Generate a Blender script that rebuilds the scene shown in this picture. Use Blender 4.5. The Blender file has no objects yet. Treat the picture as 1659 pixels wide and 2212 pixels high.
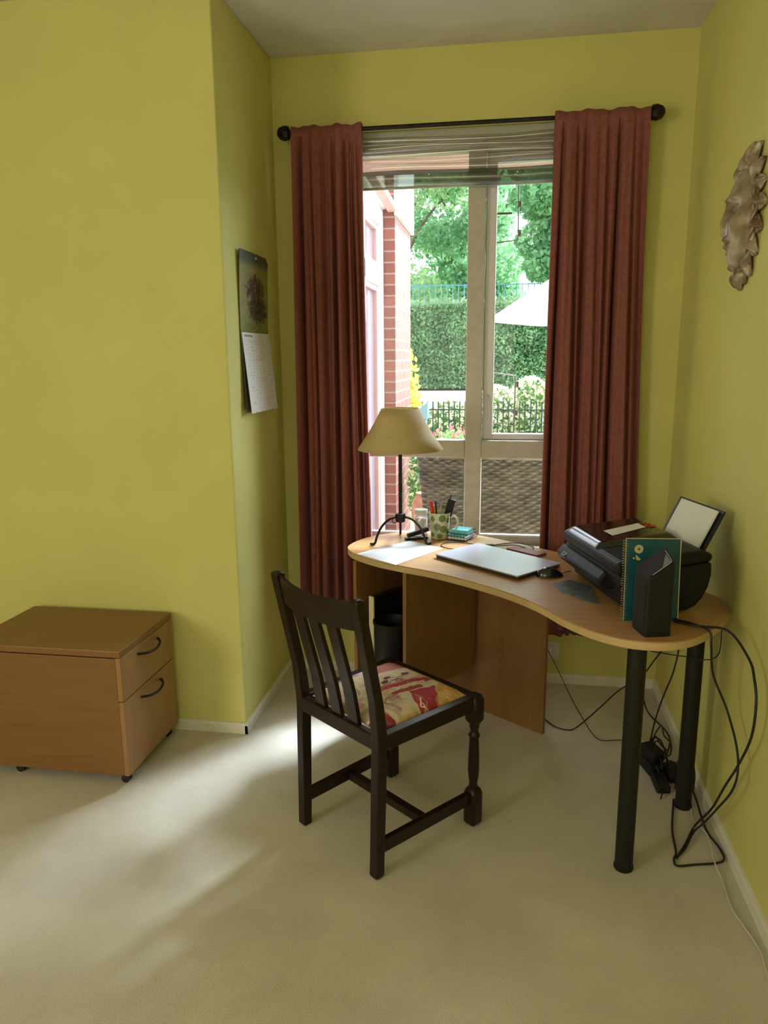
import bpy, math, random
import numpy as np
from mathutils import Vector, Matrix
random.seed(7); rng = np.random.default_rng(11)
sc = bpy.context.scene; COL = sc.collection
PI = math.pi

# ---------------------------------------------------------------- camera, world, lights, exposure
def make_camera():
    yaw, pitch, roll = -0.160671878, 0.204892943, -0.00790938
    cy, sy = math.cos(yaw), math.sin(yaw)
    f = Vector((sy*math.cos(pitch), cy*math.cos(pitch), -math.sin(pitch)))
    r = Vector((cy, -sy, 0)); u = r.cross(f)
    r2 = math.cos(roll)*r + math.sin(roll)*u; u2 = -math.sin(roll)*r + math.cos(roll)*u
    cd = bpy.data.cameras.new('camera'); cd.sensor_width = 36; cd.sensor_fit = 'AUTO'
    cd.lens = 1608.285/2212*36; cd.clip_end = 200
    o = bpy.data.objects.new('camera', cd); COL.objects.link(o)
    m = Matrix((( r2.x, u2.x, -f.x, 0), (r2.y, u2.y, -f.y, 0), (r2.z, u2.z, -f.z, 1.5), (0,0,0,1)))
    o.matrix_world = m; sc.camera = o
make_camera()
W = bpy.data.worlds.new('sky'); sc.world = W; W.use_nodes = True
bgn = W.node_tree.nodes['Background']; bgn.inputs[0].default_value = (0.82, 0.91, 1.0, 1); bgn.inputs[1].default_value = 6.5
# hazy sky, brighter around the veiled sun on the right
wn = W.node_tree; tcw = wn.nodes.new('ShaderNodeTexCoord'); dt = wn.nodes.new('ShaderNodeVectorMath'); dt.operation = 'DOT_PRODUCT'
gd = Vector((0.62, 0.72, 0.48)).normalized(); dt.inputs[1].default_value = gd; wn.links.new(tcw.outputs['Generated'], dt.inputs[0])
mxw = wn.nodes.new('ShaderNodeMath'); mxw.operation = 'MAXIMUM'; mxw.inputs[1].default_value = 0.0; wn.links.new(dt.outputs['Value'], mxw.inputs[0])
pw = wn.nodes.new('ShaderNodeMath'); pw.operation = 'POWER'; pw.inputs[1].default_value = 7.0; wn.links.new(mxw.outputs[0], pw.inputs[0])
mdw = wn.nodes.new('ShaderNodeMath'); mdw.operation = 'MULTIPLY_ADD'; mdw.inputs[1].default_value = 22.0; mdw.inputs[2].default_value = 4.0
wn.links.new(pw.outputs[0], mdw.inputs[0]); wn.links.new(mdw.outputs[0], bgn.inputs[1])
def light(name, kind, loc, target, energy, color, size=None, size_y=None, angle=None):
    ld = bpy.data.lights.new(name, kind); ld.energy = energy; ld.color = color
    if size:
        ld.shape = 'RECTANGLE'; ld.size = size; ld.size_y = size_y or size
    if angle: ld.angle = angle
    o = bpy.data.objects.new(name, ld); COL.objects.link(o); o.location = loc
    o.rotation_euler = (Vector(target)-Vector(loc)).to_track_quat('-Z', 'Y').to_euler()
    return o
# the sun behind thin cloud, coming in low through the window from the right
light('sun', 'SUN', (4, 9, 4.2), (4-0.47, 9-0.88, 4.2-0.96), 14.0, (0.78, 0.89, 1.0), angle=math.radians(13))
# fill lamps added inside solid walls, standing for unseen windows behind the camera
light('rear_fill', 'AREA', (-0.9, -2.45, 1.5), (-0.9, 3, 1.0), 27, (1.0, 0.93, 0.74), 2.0, 1.4)
light('side_fill', 'AREA', (-3.15, -0.9, 1.5), (1, 1.2, 0.8), 80, (1.0, 0.93, 0.74), 1.6, 1.3)
sc.view_settings.view_transform = 'Standard'; sc.view_settings.look = 'None'
sc.view_settings.gamma = 1.0; sc.view_settings.use_curve_mapping = False
sc.view_settings.exposure = 0.0

# ---------------------------------------------------------------- materials
def srgb(r, g, b):
    def c(v):
        v /= 255.0
        return v/12.92 if v <= 0.04045 else ((v+0.055)/1.055)**2.4
    return (c(r), c(g), c(b), 1)
def mat(name, col, rough=0.6, metal=0.0, spec=None, coat=0.0):
    m = bpy.data.materials.new(name); m.use_nodes = True
    b = m.node_tree.nodes['Principled BSDF']
    b.inputs['Base Color'].default_value = col; b.inputs['Roughness'].default_value = rough
    b.inputs['Metallic'].default_value = metal
    if spec is not None: b.inputs['Specular IOR Level'].default_value = spec
    if coat: b.inputs['Coat Weight'].default_value = coat; b.inputs['Coat Roughness'].default_value = 0.15
    return m
def nn(m, t, **kw):
    n = m.node_tree.nodes.new(t)
    for k, v in kw.items():
        if hasattr(n, k): setattr(n, k, v)
        else: n.inputs[k].default_value = v
    return n
def lk(m, a, ao, b, bi): m.node_tree.links.new(a.outputs[ao], b.inputs[bi])
def bsdf(m): return m.node_tree.nodes['Principled BSDF']
def vary(m, c1, c2, scale=8, stretch=(1,1,1), bump=0.0, bscale=None, detail=4, rough_rng=None, p0=0.35, p1=0.65, dist=0.01):
    tc = nn(m, 'ShaderNodeTexCoord'); mp = nn(m, 'ShaderNodeMapping'); mp.inputs['Scale'].default_value = stretch
    lk(m, tc, 'Object', mp, 'Vector')
    no = nn(m, 'ShaderNodeTexNoise'); no.inputs['Scale'].default_value = scale; no.inputs['Detail'].default_value = detail
    lk(m, mp, 'Vector', no, 'Vector')
    cr = nn(m, 'ShaderNodeValToRGB'); cr.color_ramp.elements[0].color = c1; cr.color_ramp.elements[1].color = c2
    cr.color_ramp.elements[0].position = p0; cr.color_ramp.elements[1].position = p1
    lk(m, no, 'Fac', cr, 'Fac'); lk(m, cr, 'Color', bsdf(m), 'Base Color')
    if bump:
        n2 = nn(m, 'ShaderNodeTexNoise'); n2.inputs['Scale'].default_value = bscale or scale; n2.inputs['Detail'].default_value = 3
        lk(m, mp, 'Vector', n2, 'Vector')
        bp = nn(m, 'ShaderNodeBump'); bp.inputs['Strength'].default_value = bump; bp.inputs['Distance'].default_value = dist
        lk(m, n2, 'Fac', bp, 'Height'); lk(m, bp, 'Normal', bsdf(m), 'Normal')
    return m
def wood(name, c1, c2, rough=0.38, axis=(1, 14, 14), scale=3.0, spec=None):
    m = mat(name, c1, rough, spec=spec); return vary(m, c1, c2, scale, axis, bump=0.03, bscale=40, detail=6, p0=0.3, p1=0.7, dist=0.002)
def trans(name, col, amount=0.4, rough=0.8, base2=None):
    m = mat(name, col, rough); nt = m.node_tree
    if base2: vary(m, col, base2, 60, (1,1,1), bump=0.15, bscale=300, dist=0.001)
    t = nn(m, 'ShaderNodeBsdfTranslucent'); t.inputs['Color'].default_value = col
    mx = nn(m, 'ShaderNodeMixShader'); mx.inputs[0].default_value = amount
    lk(m, bsdf(m), 'BSDF', mx, 1); lk(m, t, 'BSDF', mx, 2)
    nt.links.new(mx.outputs[0], nt.nodes['Material Output'].inputs['Surface'])
    return m
def seeth(name, col, opaque=0.1, rough=0.03, spec_col=(1,1,1,1)):
    """clear sheet: mostly transparent, some gloss"""
    m = bpy.data.materials.new(name); m.use_nodes = True; nt = m.node_tree; nt.nodes.remove(bsdf(m))
    t = nn(m, 'ShaderNodeBsdfTransparent'); t.inputs['Color'].default_value = col
    g = nn(m, 'ShaderNodeBsdfGlossy'); g.inputs['Roughness'].default_value = rough; g.inputs['Color'].default_value = spec_col
    mx = nn(m, 'ShaderNodeMixShader'); mx.inputs[0].default_value = opaque
    lk(m, t, 'BSDF', mx, 1); lk(m, g, 'BSDF', mx, 2); nt.links.new(mx.outputs[0], nt.nodes['Material Output'].inputs['Surface'])
    return m
M = {}
M['wall'] = vary(mat('wall_paint', (0,0,0,1), 0.75), (0.61,0.585,0.195,1), (0.65,0.62,0.21,1), 3, bump=0.08, bscale=260, dist=0.001)
M['ceiling'] = vary(mat('ceiling_paint', (0,0,0,1), 0.9), (0.66,0.63,0.58,1), (0.72,0.69,0.64,1), 4, bump=0.1, bscale=200, dist=0.001)
M['skirt'] = vary(mat('skirting_paint', (0,0,0,1), 0.45), (0.70,0.69,0.58,1), (0.76,0.75,0.66,1), 12)
m = mat('carpet', (0.4,0.36,0.3,1), 0.98, spec=0.1); M['carpet'] = m
tc = nn(m,'ShaderNodeTexCoord'); n1 = nn(m,'ShaderNodeTexNoise'); n1.inputs['Scale'].default_value = 420; n1.inputs['Detail'].default_value = 3
n2 = nn(m,'ShaderNodeTexNoise'); n2.inputs['Scale'].default_value = 3.2; n2.inputs['Detail'].default_value = 6
lk(m,tc,'Object',n1,'Vector'); lk(m,tc,'Object',n2,'Vector')
ma = nn(m,'ShaderNodeMath'); ma.operation='MULTIPLY_ADD'; ma.inputs[1].default_value = 0.55; lk(m,n1,'Fac',ma,0)
mb_ = nn(m,'ShaderNodeMath'); mb_.operation='MULTIPLY'; mb_.inputs[1].default_value = 0.45; lk(m,n2,'Fac',mb_,0); lk(m,mb_,0,ma,2)
cr = nn(m,'ShaderNodeValToRGB'); cr.color_ramp.elements[0].position=0.3; cr.color_ramp.elements[1].position=0.7
cr.color_ramp.elements[0].color=(0.49,0.45,0.37,1); cr.color_ramp.elements[1].color=(0.79,0.745,0.64,1)
lk(m,ma,0,cr,'Fac'); lk(m,cr,'Color',bsdf(m),'Base Color')
bp = nn(m,'ShaderNodeBump'); bp.inputs['Strength'].default_value=0.6; bp.inputs['Distance'].default_value=0.004; lk(m,n1,'Fac',bp,'Height'); lk(m,bp,'Normal',bsdf(m),'Normal')

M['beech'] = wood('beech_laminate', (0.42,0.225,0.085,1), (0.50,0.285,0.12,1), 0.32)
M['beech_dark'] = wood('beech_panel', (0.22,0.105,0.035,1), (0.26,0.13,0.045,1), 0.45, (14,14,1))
M['edge'] = wood('beech_edging', (0.52,0.37,0.17,1), (0.58,0.42,0.21,1), 0.35)
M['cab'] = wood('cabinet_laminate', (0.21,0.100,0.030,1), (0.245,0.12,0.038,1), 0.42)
M['cab_lit'] = wood('window_lit_cabinet_laminate', (0.32,0.17,0.07,1), (0.36,0.195,0.082,1), 0.38, (14,14,1))  # same laminate coloured lighter, for the window light on the drawer fronts
M['oak'] = wood('dark_stained_oak', (0.011,0.006,0.004,1), (0.022,0.012,0.007,1), 0.30, (12,12,1.2), 6, 0.3)
M['black'] = mat('black_plastic', (0.012,0.012,0.014,1), 0.38, spec=0.25)
M['blackmatt'] = vary(mat('black_textured_plastic', (0,0,0,1), 0.5, spec=0.28), (0.006,0.006,0.007,1), (0.014,0.014,0.016,1), 300, bump=0.2, bscale=500, dist=0.0008)
M['gloss'] = mat('gloss_black_lid', (0.012,0.012,0.014,1), 0.16, coat=0.5)
M['legblack'] = mat('black_powder_coated_steel', (0.012,0.011,0.009,1), 0.5, spec=0.25)
M['iron'] = vary(mat('wrought_iron', (0,0,0,1), 0.45, 0.6), (0.012,0.008,0.009,1), (0.035,0.022,0.025,1), 60, bump=0.4, bscale=120, dist=0.001)
M['rubber'] = mat('black_rubber', (0.01,0.01,0.01,1), 0.6)
M['cable'] = mat('black_cable', (0.01,0.009,0.009,1), 0.5)
M['whitecable'] = mat('white_cable', (0.62,0.60,0.52,1), 0.5)
M['whiteplastic'] = mat('white_plastic', (0.72,0.72,0.70,1), 0.35)
M['darkmark'] = mat('grey_print', (0.12,0.12,0.12,1), 0.6)
M['greymark'] = mat('pale_grey_print', (0.30,0.31,0.33,1), 0.6)
M['upvc'] = vary(mat('window_frame_paint', (0,0,0,1), 0.4), (0.50,0.46,0.41,1), (0.56,0.52,0.47,1), 30)
M['upvcw'] = mat('white_frame_paint', (0.75,0.73,0.78,1), 0.3)
M['fabric'] = trans('rust_red_curtain_fabric', (0.27,0.085,0.072,1), 0.22, 0.85, (0.35,0.115,0.098,1))
M['stay'] = mat('tarnished_metal', (0.16,0.13,0.12,1), 0.45, 0.3)
M['seam'] = mat('cream_thread', (0.75,0.5,0.35,1), 0.7)
M['silver'] = mat('silver_laptop_lid', (0.56,0.55,0.66,1), 0.30, 0.45)
M['darksilver'] = mat('dark_laptop_base', (0.06,0.06,0.065,1), 0.4, 0.5)
M['paper'] = vary(mat('white_paper', (0,0,0,1), 0.7), (0.74,0.75,0.80,1), (0.80,0.81,0.85,1), 9)
M['warmpaper'] = mat('warm_white_paper', (0.76,0.77,0.75,1), 0.75)
M['shade'] = trans('parchment_lampshade', (0.62,0.50,0.26,1), 0.32, 0.7, (0.67,0.55,0.30,1))
M['teal'] = vary(mat('teal_card_cover', (0,0,0,1), 0.4), (0.0,0.062,0.085,1), (0.003,0.078,0.105,1), 20)
M['cream'] = mat('cream_paper_edges', (0.66,0.62,0.36,1), 0.7)
M['gold'] = mat('pale_gold_print', (0.60,0.52,0.26,1), 0.5)
M['wire'] = mat('silver_wire', (0.5,0.5,0.42,1), 0.3, 0.9)
M['glint'] = mat('painted_reflection', (0.25,0.27,0.32,1), 0.15, 0.4)  # grey-blue painted as a bright reflection on the speaker top
M['mug'] = mat('pale_mug_glaze', (0.50,0.52,0.36,1), 0.2, coat=0.4)
M['mugdot'] = mat('green_dot_glaze', (0.13,0.20,0.05,1), 0.25)
M['red'] = mat('red_plastic', (0.60,0.03,0.03,1), 0.4)
M['yellow'] = mat('yellow_plastic', (0.75,0.50,0.10,1), 0.4)
M['calc'] = mat('grey_green_plastic', (0.32,0.35,0.25,1), 0.45)
M['turq'] = mat('turquoise_paper', (0.13,0.50,0.58,1), 0.6)
M['pinkpad'] = mat('maroon_cover', (0.30,0.075,0.11,1), 0.4)
M['jar'] = seeth('clear_jar_glass', (0.93,0.90,0.90,1), 0.22, 0.12)
M['glass'] = seeth('window_glass', (0.97,0.985,0.98,1), 0.022, 0.02)
M['vinyl'] = seeth('clear_blind_vinyl', (0.70,0.68,0.62,1), 0.28, 0.22)
M['vinyldark'] = seeth('smoky_blind_vinyl', (0.13,0.15,0.12,1), 0.30, 0.3, (0.5,0.52,0.48,1))
M['blindbar'] = mat('pale_blind_bar', (0.42,0.42,0.36,1), 0.3)
M['bronze'] = vary(mat('aged_silvered_clay', (0,0,0,1), 0.42, 0.35), (0.17,0.11,0.06,1), (0.52,0.45,0.33,1), 16, bump=0.4, bscale=40, dist=0.003, detail=6)
M['brick'] = mat('red_brick', (0.5,0.2,0.12,1), 0.85)
m = M['brick']; tc = nn(m,'ShaderNodeTexCoord'); sx = nn(m,'ShaderNodeSeparateXYZ'); lk(m,tc,'Object',sx,0)
ad = nn(m,'ShaderNodeMath'); ad.operation='ADD'; lk(m,sx,0,ad,0); lk(m,sx,1,ad,1); cx = nn(m,'ShaderNodeCombineXYZ'); lk(m,ad,0,cx,0); lk(m,sx,2,cx,1)
br = nn(m,'ShaderNodeTexBrick'); br.inputs['Scale'].default_value=1.0; br.inputs['Brick Width'].default_value=0.225; br.inputs['Row Height'].default_value=0.075
br.inputs['Mortar Size'].default_value=0.006; br.inputs['Color1'].default_value=(0.27,0.085,0.06,1); br.inputs['Color2'].default_value=(0.19,0.065,0.05,1); br.inputs['Mortar'].default_value=(0.30,0.21,0.18,1)
lk(m,cx,0,br,'Vector'); lk(m,br,'Color',bsdf(m),'Base Color')
M['winglass'] = mat('reflecting_window_glass', (0.22,0.21,0.30,1), 0.08, 0.0, coat=0.8)
M['pinkwood'] = mat('pale_pink_painted_wood', (0.62,0.36,0.33,1), 0.6)
M['terracotta'] = vary(mat('terracotta', (0,0,0,1), 0.8), (0.42,0.16,0.09,1), (0.52,0.22,0.13,1), 20)
M['wicker'] = vary(mat('brown_wicker', (0,0,0,1), 0.55), (0.075,0.055,0.058,1), (0.15,0.115,0.115,1), 9, (1,1,2), detail=2)
M['canopy'] = trans('white_parasol_canvas', (0.86,0.85,0.83,1), 0.35)
M['railblack'] = mat('black_iron_railing', (0.015,0.02,0.03,1), 0.5)
M['railteal'] = mat('teal_railing', (0.06,0.26,0.30,1), 0.5)
M['bluegrey'] = mat('blue_grey_metal', (0.20,0.28,0.38,1), 0.4)
M['paving'] = vary(mat('pale_paving', (0,0,0,1), 0.9), (0.42,0.38,0.35,1), (0.55,0.51,0.47,1), 3)
M['lawn'] = vary(mat('lawn', (0,0,0,1), 0.95), (0.10,0.22,0.04,1), (0.22,0.36,0.08,1), 5)
M['render'] = mat('pale_rendered_wall', (0.80,0.76,0.70,1), 0.8)
def leafmat(name, a, b, t=0.4):
    m = trans(name, a, t, 0.6); bb = bsdf(m)
    vary(m, a, b, 2.2, detail=8, p0=0.4, p1=0.6); tr = [n for n in m.node_tree.nodes if n.type=='BSDF_TRANSLUCENT'][0]
    tr.inputs['Color'].default_value = tuple(min(1,(x+y)*0.6) for x,y in zip(a[:3],b[:3]))+(1,)
    return m
M['hedge'] = leafmat('hedge_leaves', (0.12,0.22,0.11,1), (0.40,0.56,0.32,1))
M['tree'] = leafmat('tree_leaves', (0.12,0.27,0.13,1), (0.25,0.46,0.22,1))
M['treeyel'] = leafmat('yellow_green_leaves', (0.22,0.36,0.15,1), (0.42,0.56,0.30,1))
M['gold_leaf'] = leafmat('golden_leaves', (0.60,0.45,0.06,1), (0.75,0.62,0.18,1))
M['creamflower'] = leafmat('cream_flowers', (0.75,0.68,0.45,1), (0.85,0.82,0.70,1))
M['bushgreen'] = leafmat('bush_leaves', (0.12,0.26,0.10,1), (0.35,0.50,0.18,1))
M['redflower'] = leafmat('red_flowers', (0.70,0.05,0.09,1), (0.80,0.20,0.22,1))
M['bark'] = vary(mat('bark', (0,0,0,1), 0.9), (0.10,0.07,0.05,1), (0.2,0.15,0.11,1), 9)

# ---------------------------------------------------------------- mesh helpers
def cr_spline(pts, seg=6, closed=False):
    P = [Vector(p) for p in pts]; n = len(P); out = []
    rng_ = range(n) if closed else range(n-1)
    for i in rng_:
        p0 = P[(i-1)%n] if closed or i > 0 else P[0]*2-P[1]
        p1 = P[i]; p2 = P[(i+1)%n]; p3 = P[(i+2)%n] if closed or i+2 < n else P[n-1]*2-P[n-2]
        for k in range(seg):
            t = k/seg
            out.append(0.5*((2*p1)+(p2-p0)*t+(2*p0-5*p1+4*p2-p3)*t*t+(3*p1-p0-3*p2+p3)*t**3))
    if not closed: out.append(P[-1])
    return out
class MB:
    def __init__(s): s.v = []; s.f = []
    def add(s, v, f):
        b = len(s.v); s.v += [tuple(x) for x in v]; s.f += [tuple(b+i for i in q) for q in f]; return s
    def box(s, c, d, rz=0, mtx=None, taper=None):
        hx, hy, hz = d[0]/2, d[1]/2, d[2]/2; vs = []
        for z in (-hz, hz):
            k = 1 if (taper is None or z > 0) else taper
            for x, y in ((-hx,-hy),(hx,-hy),(hx,hy),(-hx,hy)): vs.append(Vector((x*k, y*k, z)))
        R = Matrix.Rotation(rz, 3, 'Z') if mtx is None else mtx
        vs = [R @ v + Vector(c) for v in vs]
        return s.add(vs, [(3,2,1,0),(4,5,6,7),(0,1,5,4),(1,2,6,5),(2,3,7,6),(3,0,4,7)])
    def bar(s, a, b, w, h, up=(0,0,1)):
        a, b = Vector(a), Vector(b); d = (b-a); L = d.length; d.normalize(); u = Vector(up)
        r = d.cross(u).normalized(); u = r.cross(d)
        return s.box((a+b)/2, (w, L, h), mtx=Matrix((r, d, u)).transposed())
    def prism(s, poly, z0, z1, ztop=None):
        n = len(poly); vs = [(p[0], p[1], z0) for p in poly] + [(p[0], p[1], (ztop[i] if ztop else z1)) for i, p in enumerate(poly)]
        return s.add(vs, [tuple(range(n-1,-1,-1)), tuple(range(n, 2*n))] + [(i, (i+1)%n, n+(i+1)%n, n+i) for i in range(n)])
    def lathe(s, prof, c=(0,0,0), n=32, cap=True, sq=None):
        vs = []; fs = []
        for r, z in prof:
            for i in range(n):
                a = 2*PI*i/n; vs.append((c[0]+r*math.cos(a), c[1]+r*math.sin(a), c[2]+z))
        for k in range(len(prof)-1):
            for i in range(n):
                j = (i+1)%n; fs.append((k*n+i, k*n+j, (k+1)*n+j, (k+1)*n+i))
        if cap: fs.append(tuple(range(n-1,-1,-1))); b = (len(prof)-1)*n; fs.append(tuple(range(b, b+n)))
        return s.add(vs, fs)
    def tube(s, pts, r, seg=5, n=8, closed=False, smooth=True, rad=None):
        P = cr_spline(pts, seg, closed) if smooth else [Vector(p) for p in pts]
        m = len(P); vs = []; fs = []; nrm = None
        for i in range(m):
            a = P[(i-1)%m] if closed or i > 0 else P[0]; b = P[(i+1)%m] if closed or i < m-1 else P[-1]
            t = (b-a); t = t.normalized() if t.length > 1e-9 else Vector((0,0,1))
            if nrm is None: nrm = t.orthogonal().normalized()
            nrm = (nrm - t*nrm.dot(t)); nrm = nrm.normalized() if nrm.length > 1e-6 else t.orthogonal().normalized()
            bn = t.cross(nrm); rr = r if rad is None else rad(i/(m-1))
            for k in range(n):
                q = 2*PI*k/n; vs.append(P[i]+nrm*(rr*math.cos(q))+bn*(rr*math.sin(q)))
        for i in range(m if closed else m-1):
            for k in range(n):
                fs.append((i*n+k, ((i+1)%m)*n+k, ((i+1)%m)*n+(k+1)%n, i*n+(k+1)%n))
        if not closed: fs.append(tuple(range(n-1,-1,-1))); fs.append(tuple(range((m-1)*n, m*n)))
        return s.add(vs, [tuple(reversed(f)) for f in fs])
    def grid(s, fn, nu, nv, wrap=False):
        vs = [fn(i/(nu-1), j/(nv-1)) for j in range(nv) for i in range(nu)]
        return s.add(vs, [(j*nu+i, j*nu+i+1, (j+1)*nu+i+1, (j+1)*nu+i) for j in range(nv-1) for i in range(nu-1)])
    def build(s, name, m, parent=None, bevel=0.0, smooth=False, solid=0.0, loc=None, seg=2):
        me = bpy.data.meshes.new(name); me.from_pydata(s.v, [], s.f); me.update()
        if isinstance(m, (list, tuple)):
            for x in m: me.materials.append(x)
        elif m: me.materials.append(m)
        o = bpy.data.objects.new(name, me); COL.objects.link(o)
        if smooth:
            me.polygons.foreach_set('use_smooth', [True]*len(me.polygons)); me.set_sharp_from_angle(angle=math.radians(40))
        if solid:
            md = o.modifiers.new('thickness', 'SOLIDIFY'); md.thickness = solid; md.offset = 0
        if bevel:
            md = o.modifiers.new('bevel', 'BEVEL'); md.width = bevel; md.segments = seg; md.limit_method = 'ANGLE'; md.angle_limit = math.radians(35)
            md.harden_normals = False
        if parent: o.parent = parent
        if loc: o.location = loc
        return o
def tag(o, label=None, cat=None, group=None, kind=None):
    if label: o['label'] = label
    if cat: o['category'] = cat
    if group: o['group'] = group
    if kind: o['kind'] = kind
    return o
def thing(name, label, cat, loc=(0,0,0), rz=0, group=None):
    o = bpy.data.objects.new(name, None); COL.objects.link(o); o.empty_display_size = 0.05
    o.location = loc; o.rotation_euler = (0,0,rz); return tag(o, label, cat, group)
def struct(o): o['kind'] = 'structure'; return o
def leaves(centers, size, jitter=0.5):
    n = len(centers); c = np.asarray(centers, float)
    a = rng.normal(size=(n,3)); a /= np.linalg.norm(a,axis=1)[:,None]
    b = rng.normal(size=(n,3)); b -= (b*a).sum(1)[:,None]*a; b /= np.linalg.norm(b,axis=1)[:,None]
    sz = size*(1-jitter/2+jitter*rng.random((n,1)))
    v = np.stack([c-a*sz, c-b*sz*0.55, c+a*sz, c+b*sz*0.55], 1).reshape(-1,3)
    mb = MB(); mb.v = [tuple(x) for x in v]; mb.f = [(4*i,4*i+1,4*i+2,4*i+3) for i in range(n)]; return mb
def color_grid(o, nu, nv, cols):
    """per-corner colours on a grid mesh built by MB.grid; cols[j][i] is the colour of vertex (i, j)"""
    me = o.data; at = me.color_attributes.new('pattern', 'FLOAT_COLOR', 'POINT')
    at.data.foreach_set('color', np.asarray(cols, float).reshape(-1))
def pattern_mat(name, rough=0.8, bump=0.0):
    m = mat(name, (1,1,1,1), rough); a = nn(m,'ShaderNodeAttribute'); a.attribute_name='pattern'; lk(m,a,'Color',bsdf(m),'Base Color')
    if bump:
        tc = nn(m,'ShaderNodeTexCoord'); no = nn(m,'ShaderNodeTexNoise'); no.inputs['Scale'].default_value=500; lk(m,tc,'Object',no,'Vector')
        b = nn(m,'ShaderNodeBump'); b.inputs['Strength'].default_value=bump; b.inputs['Distance'].default_value=0.001; lk(m,no,'Fac',b,'Height'); lk(m,b,'Normal',bsdf(m),'Normal')
    return m
def vnoise(x, y, s, seed=0):
    """smooth value noise on arrays"""
    x = x*s; y = y*s; xi = np.floor(x).astype(int); yi = np.floor(y).astype(int); fx = x-xi; fy = y-yi
    fx = fx*fx*(3-2*fx); fy = fy*fy*(3-2*fy)
    h = lambda a,b: ((np.sin((a*127.1+b*311.7+seed*74.7))*43758.5453) % 1.0)
    return (h(xi,yi)*(1-fx)+h(xi+1,yi)*fx)*(1-fy)+(h(xi,yi+1)*(1-fx)+h(xi+1,yi+1)*fx)*fy

# ---------------------------------------------------------------- room shell
XR, XL, YB, YF, HC = 0.712, -1.012, 3.345, 2.673, 2.737
XFAR, YREAR = -3.2, -2.5
OX0, OX1, OZ0, OZ1 = -0.73, 0.30, 0.640, 2.43          # window opening in the back wall
struct(MB().box(((XFAR+XR)/2, (YREAR+YB)/2, -0.05), (XR-XFAR+0.4, YB-YREAR+0.4, 0.1)).build('floor', M['carpet']))
struct(MB().box(((XFAR+XR)/2, (YREAR+YB)/2, HC+0.05), (XR-XFAR+0.4, YB-YREAR+0.4, 0.1)).build('ceiling', M['ceiling']))
b = MB(); T = 0.26; yc = YB+T/2
b.box(((XL-0.2+OX0)/2, yc, HC/2), (OX0-XL+0.2, T, HC)).box(((OX1+XR+0.2)/2, yc, HC/2), (XR+0.2-OX1, T, HC))
b.box(((OX0+OX1)/2, yc, OZ0/2), (OX1-OX0, T, OZ0)).box(((OX0+OX1)/2, yc, (OZ1+HC)/2), (OX1-OX0, T, HC-OZ1))
struct(b.build('wall_back', M['wall']))
struct(MB().box((XR+0.1, (YREAR+YB)/2, HC/2), (0.2, YB-YREAR+0.4, HC)).build('wall_right', M['wall']))
struct(MB().box(((XFAR+XL)/2, (YF+YB)/2+0.05, HC/2), (XL-XFAR, YB-YF+0.1, HC)).build('wall_chimney', M['wall'], bevel=0.006))
struct(MB().box((XFAR-0.1, (YREAR+YB)/2, HC/2), (0.2, YB-YREAR+0.4, HC)).build('wall_left', M['wall']))
struct(MB().box(((XFAR+XR)/2, YREAR-0.1, HC/2), (XR-XFAR, 0.2, HC)).build('wall_rear', M['wall']))
def skirting(name, a, b_, side):
    a = Vector((*a,0)); b_ = Vector((*b_,0)); d = (b_-a).normalized(); n = Vector((-d.y, d.x, 0))*side
    mb = MB(); prof = [(0,0),(0.012,0),(0.012,0.036),(0.007,0.044),(0,0.046)]
    vs = [tuple(p+n*q[0]+Vector((0,0,q[1]))) for p in (a, b_) for q in prof]; k = len(prof)
    mb.add(vs, [tuple(range(k)), tuple(range(2*k-1,k-1,-1))]+[(i,(i+1)%k,k+(i+1)%k,k+i) for i in range(k)])
    return struct(mb.build(name, M['skirt']))
skirting('baseboard_back', (XL, YB), (XR, YB), -1)
skirting('baseboard_right', (XR, YB), (XR, YREAR), -1)
skirting('baseboard_chimney_side', (XL, YF-0.012), (XL, YB), -1)
skirting('baseboard_chimney_front', (XFAR, YF), (XL+0.012, YF), -1)

# ---------------------------------------------------------------- window
w = bpy.data.objects.new('window_1', None); COL.objects.link(w); w['kind'] = 'structure'; w.location = (0, 3.40, 0)
MX0, MX1 = -0.176, -0.101
fy = 0.03
b = MB()
def fr(x0,x1,z0,z1,y=fy,d=0.06): b.box(((x0+x1)/2, y, (z0+z1)/2), (x1-x0, d, z1-z0))
fr(OX0, OX0+0.07, OZ0, OZ1); fr(OX1-0.07, OX1, OZ0, OZ1); fr(MX0, MX1, OZ0, OZ1)
fr(OX0+.07, MX0, 1.047, 1.127); fr(MX1, OX1-.07, 1.047, 1.127); fr(OX0+.07, MX0, OZ0, 0.683); fr(MX1, OX1-.07, OZ0, 0.683); fr(OX0+.07, MX0, 2.35, OZ1); fr(MX1, OX1-.07, 2.35, OZ1)
b.build('window_frame', M['upvc'], w, bevel=0.004)
b = MB()
sx0, sx1, sz0, sz1 = MX1+0.002, OX1-0.072, 1.129, 2.348
b.box((sx0+0.023, 0.055, (sz0+sz1)/2), (0.046, 0.045, sz1-sz0)).box((sx1-0.023, 0.055, (sz0+sz1)/2), (0.046, 0.045, sz1-sz0))
b.box(((sx0+sx1)/2, 0.055, sz0+0.013), (sx1-sx0-0.092, 0.045, 0.026)).box(((sx0+sx1)/2, 0.055, sz1-0.02), (sx1-sx0-0.092, 0.045, 0.04))
sash = b.build('opening_sash', M['upvcw'], w, bevel=0.004)
MB().tube([(-0.078,0.028,1.33),(-0.076,0.018,1.31),(-0.072,0.016,1.22)], 0.004).build('handle', M['upvc'], sash, smooth=True)
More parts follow.
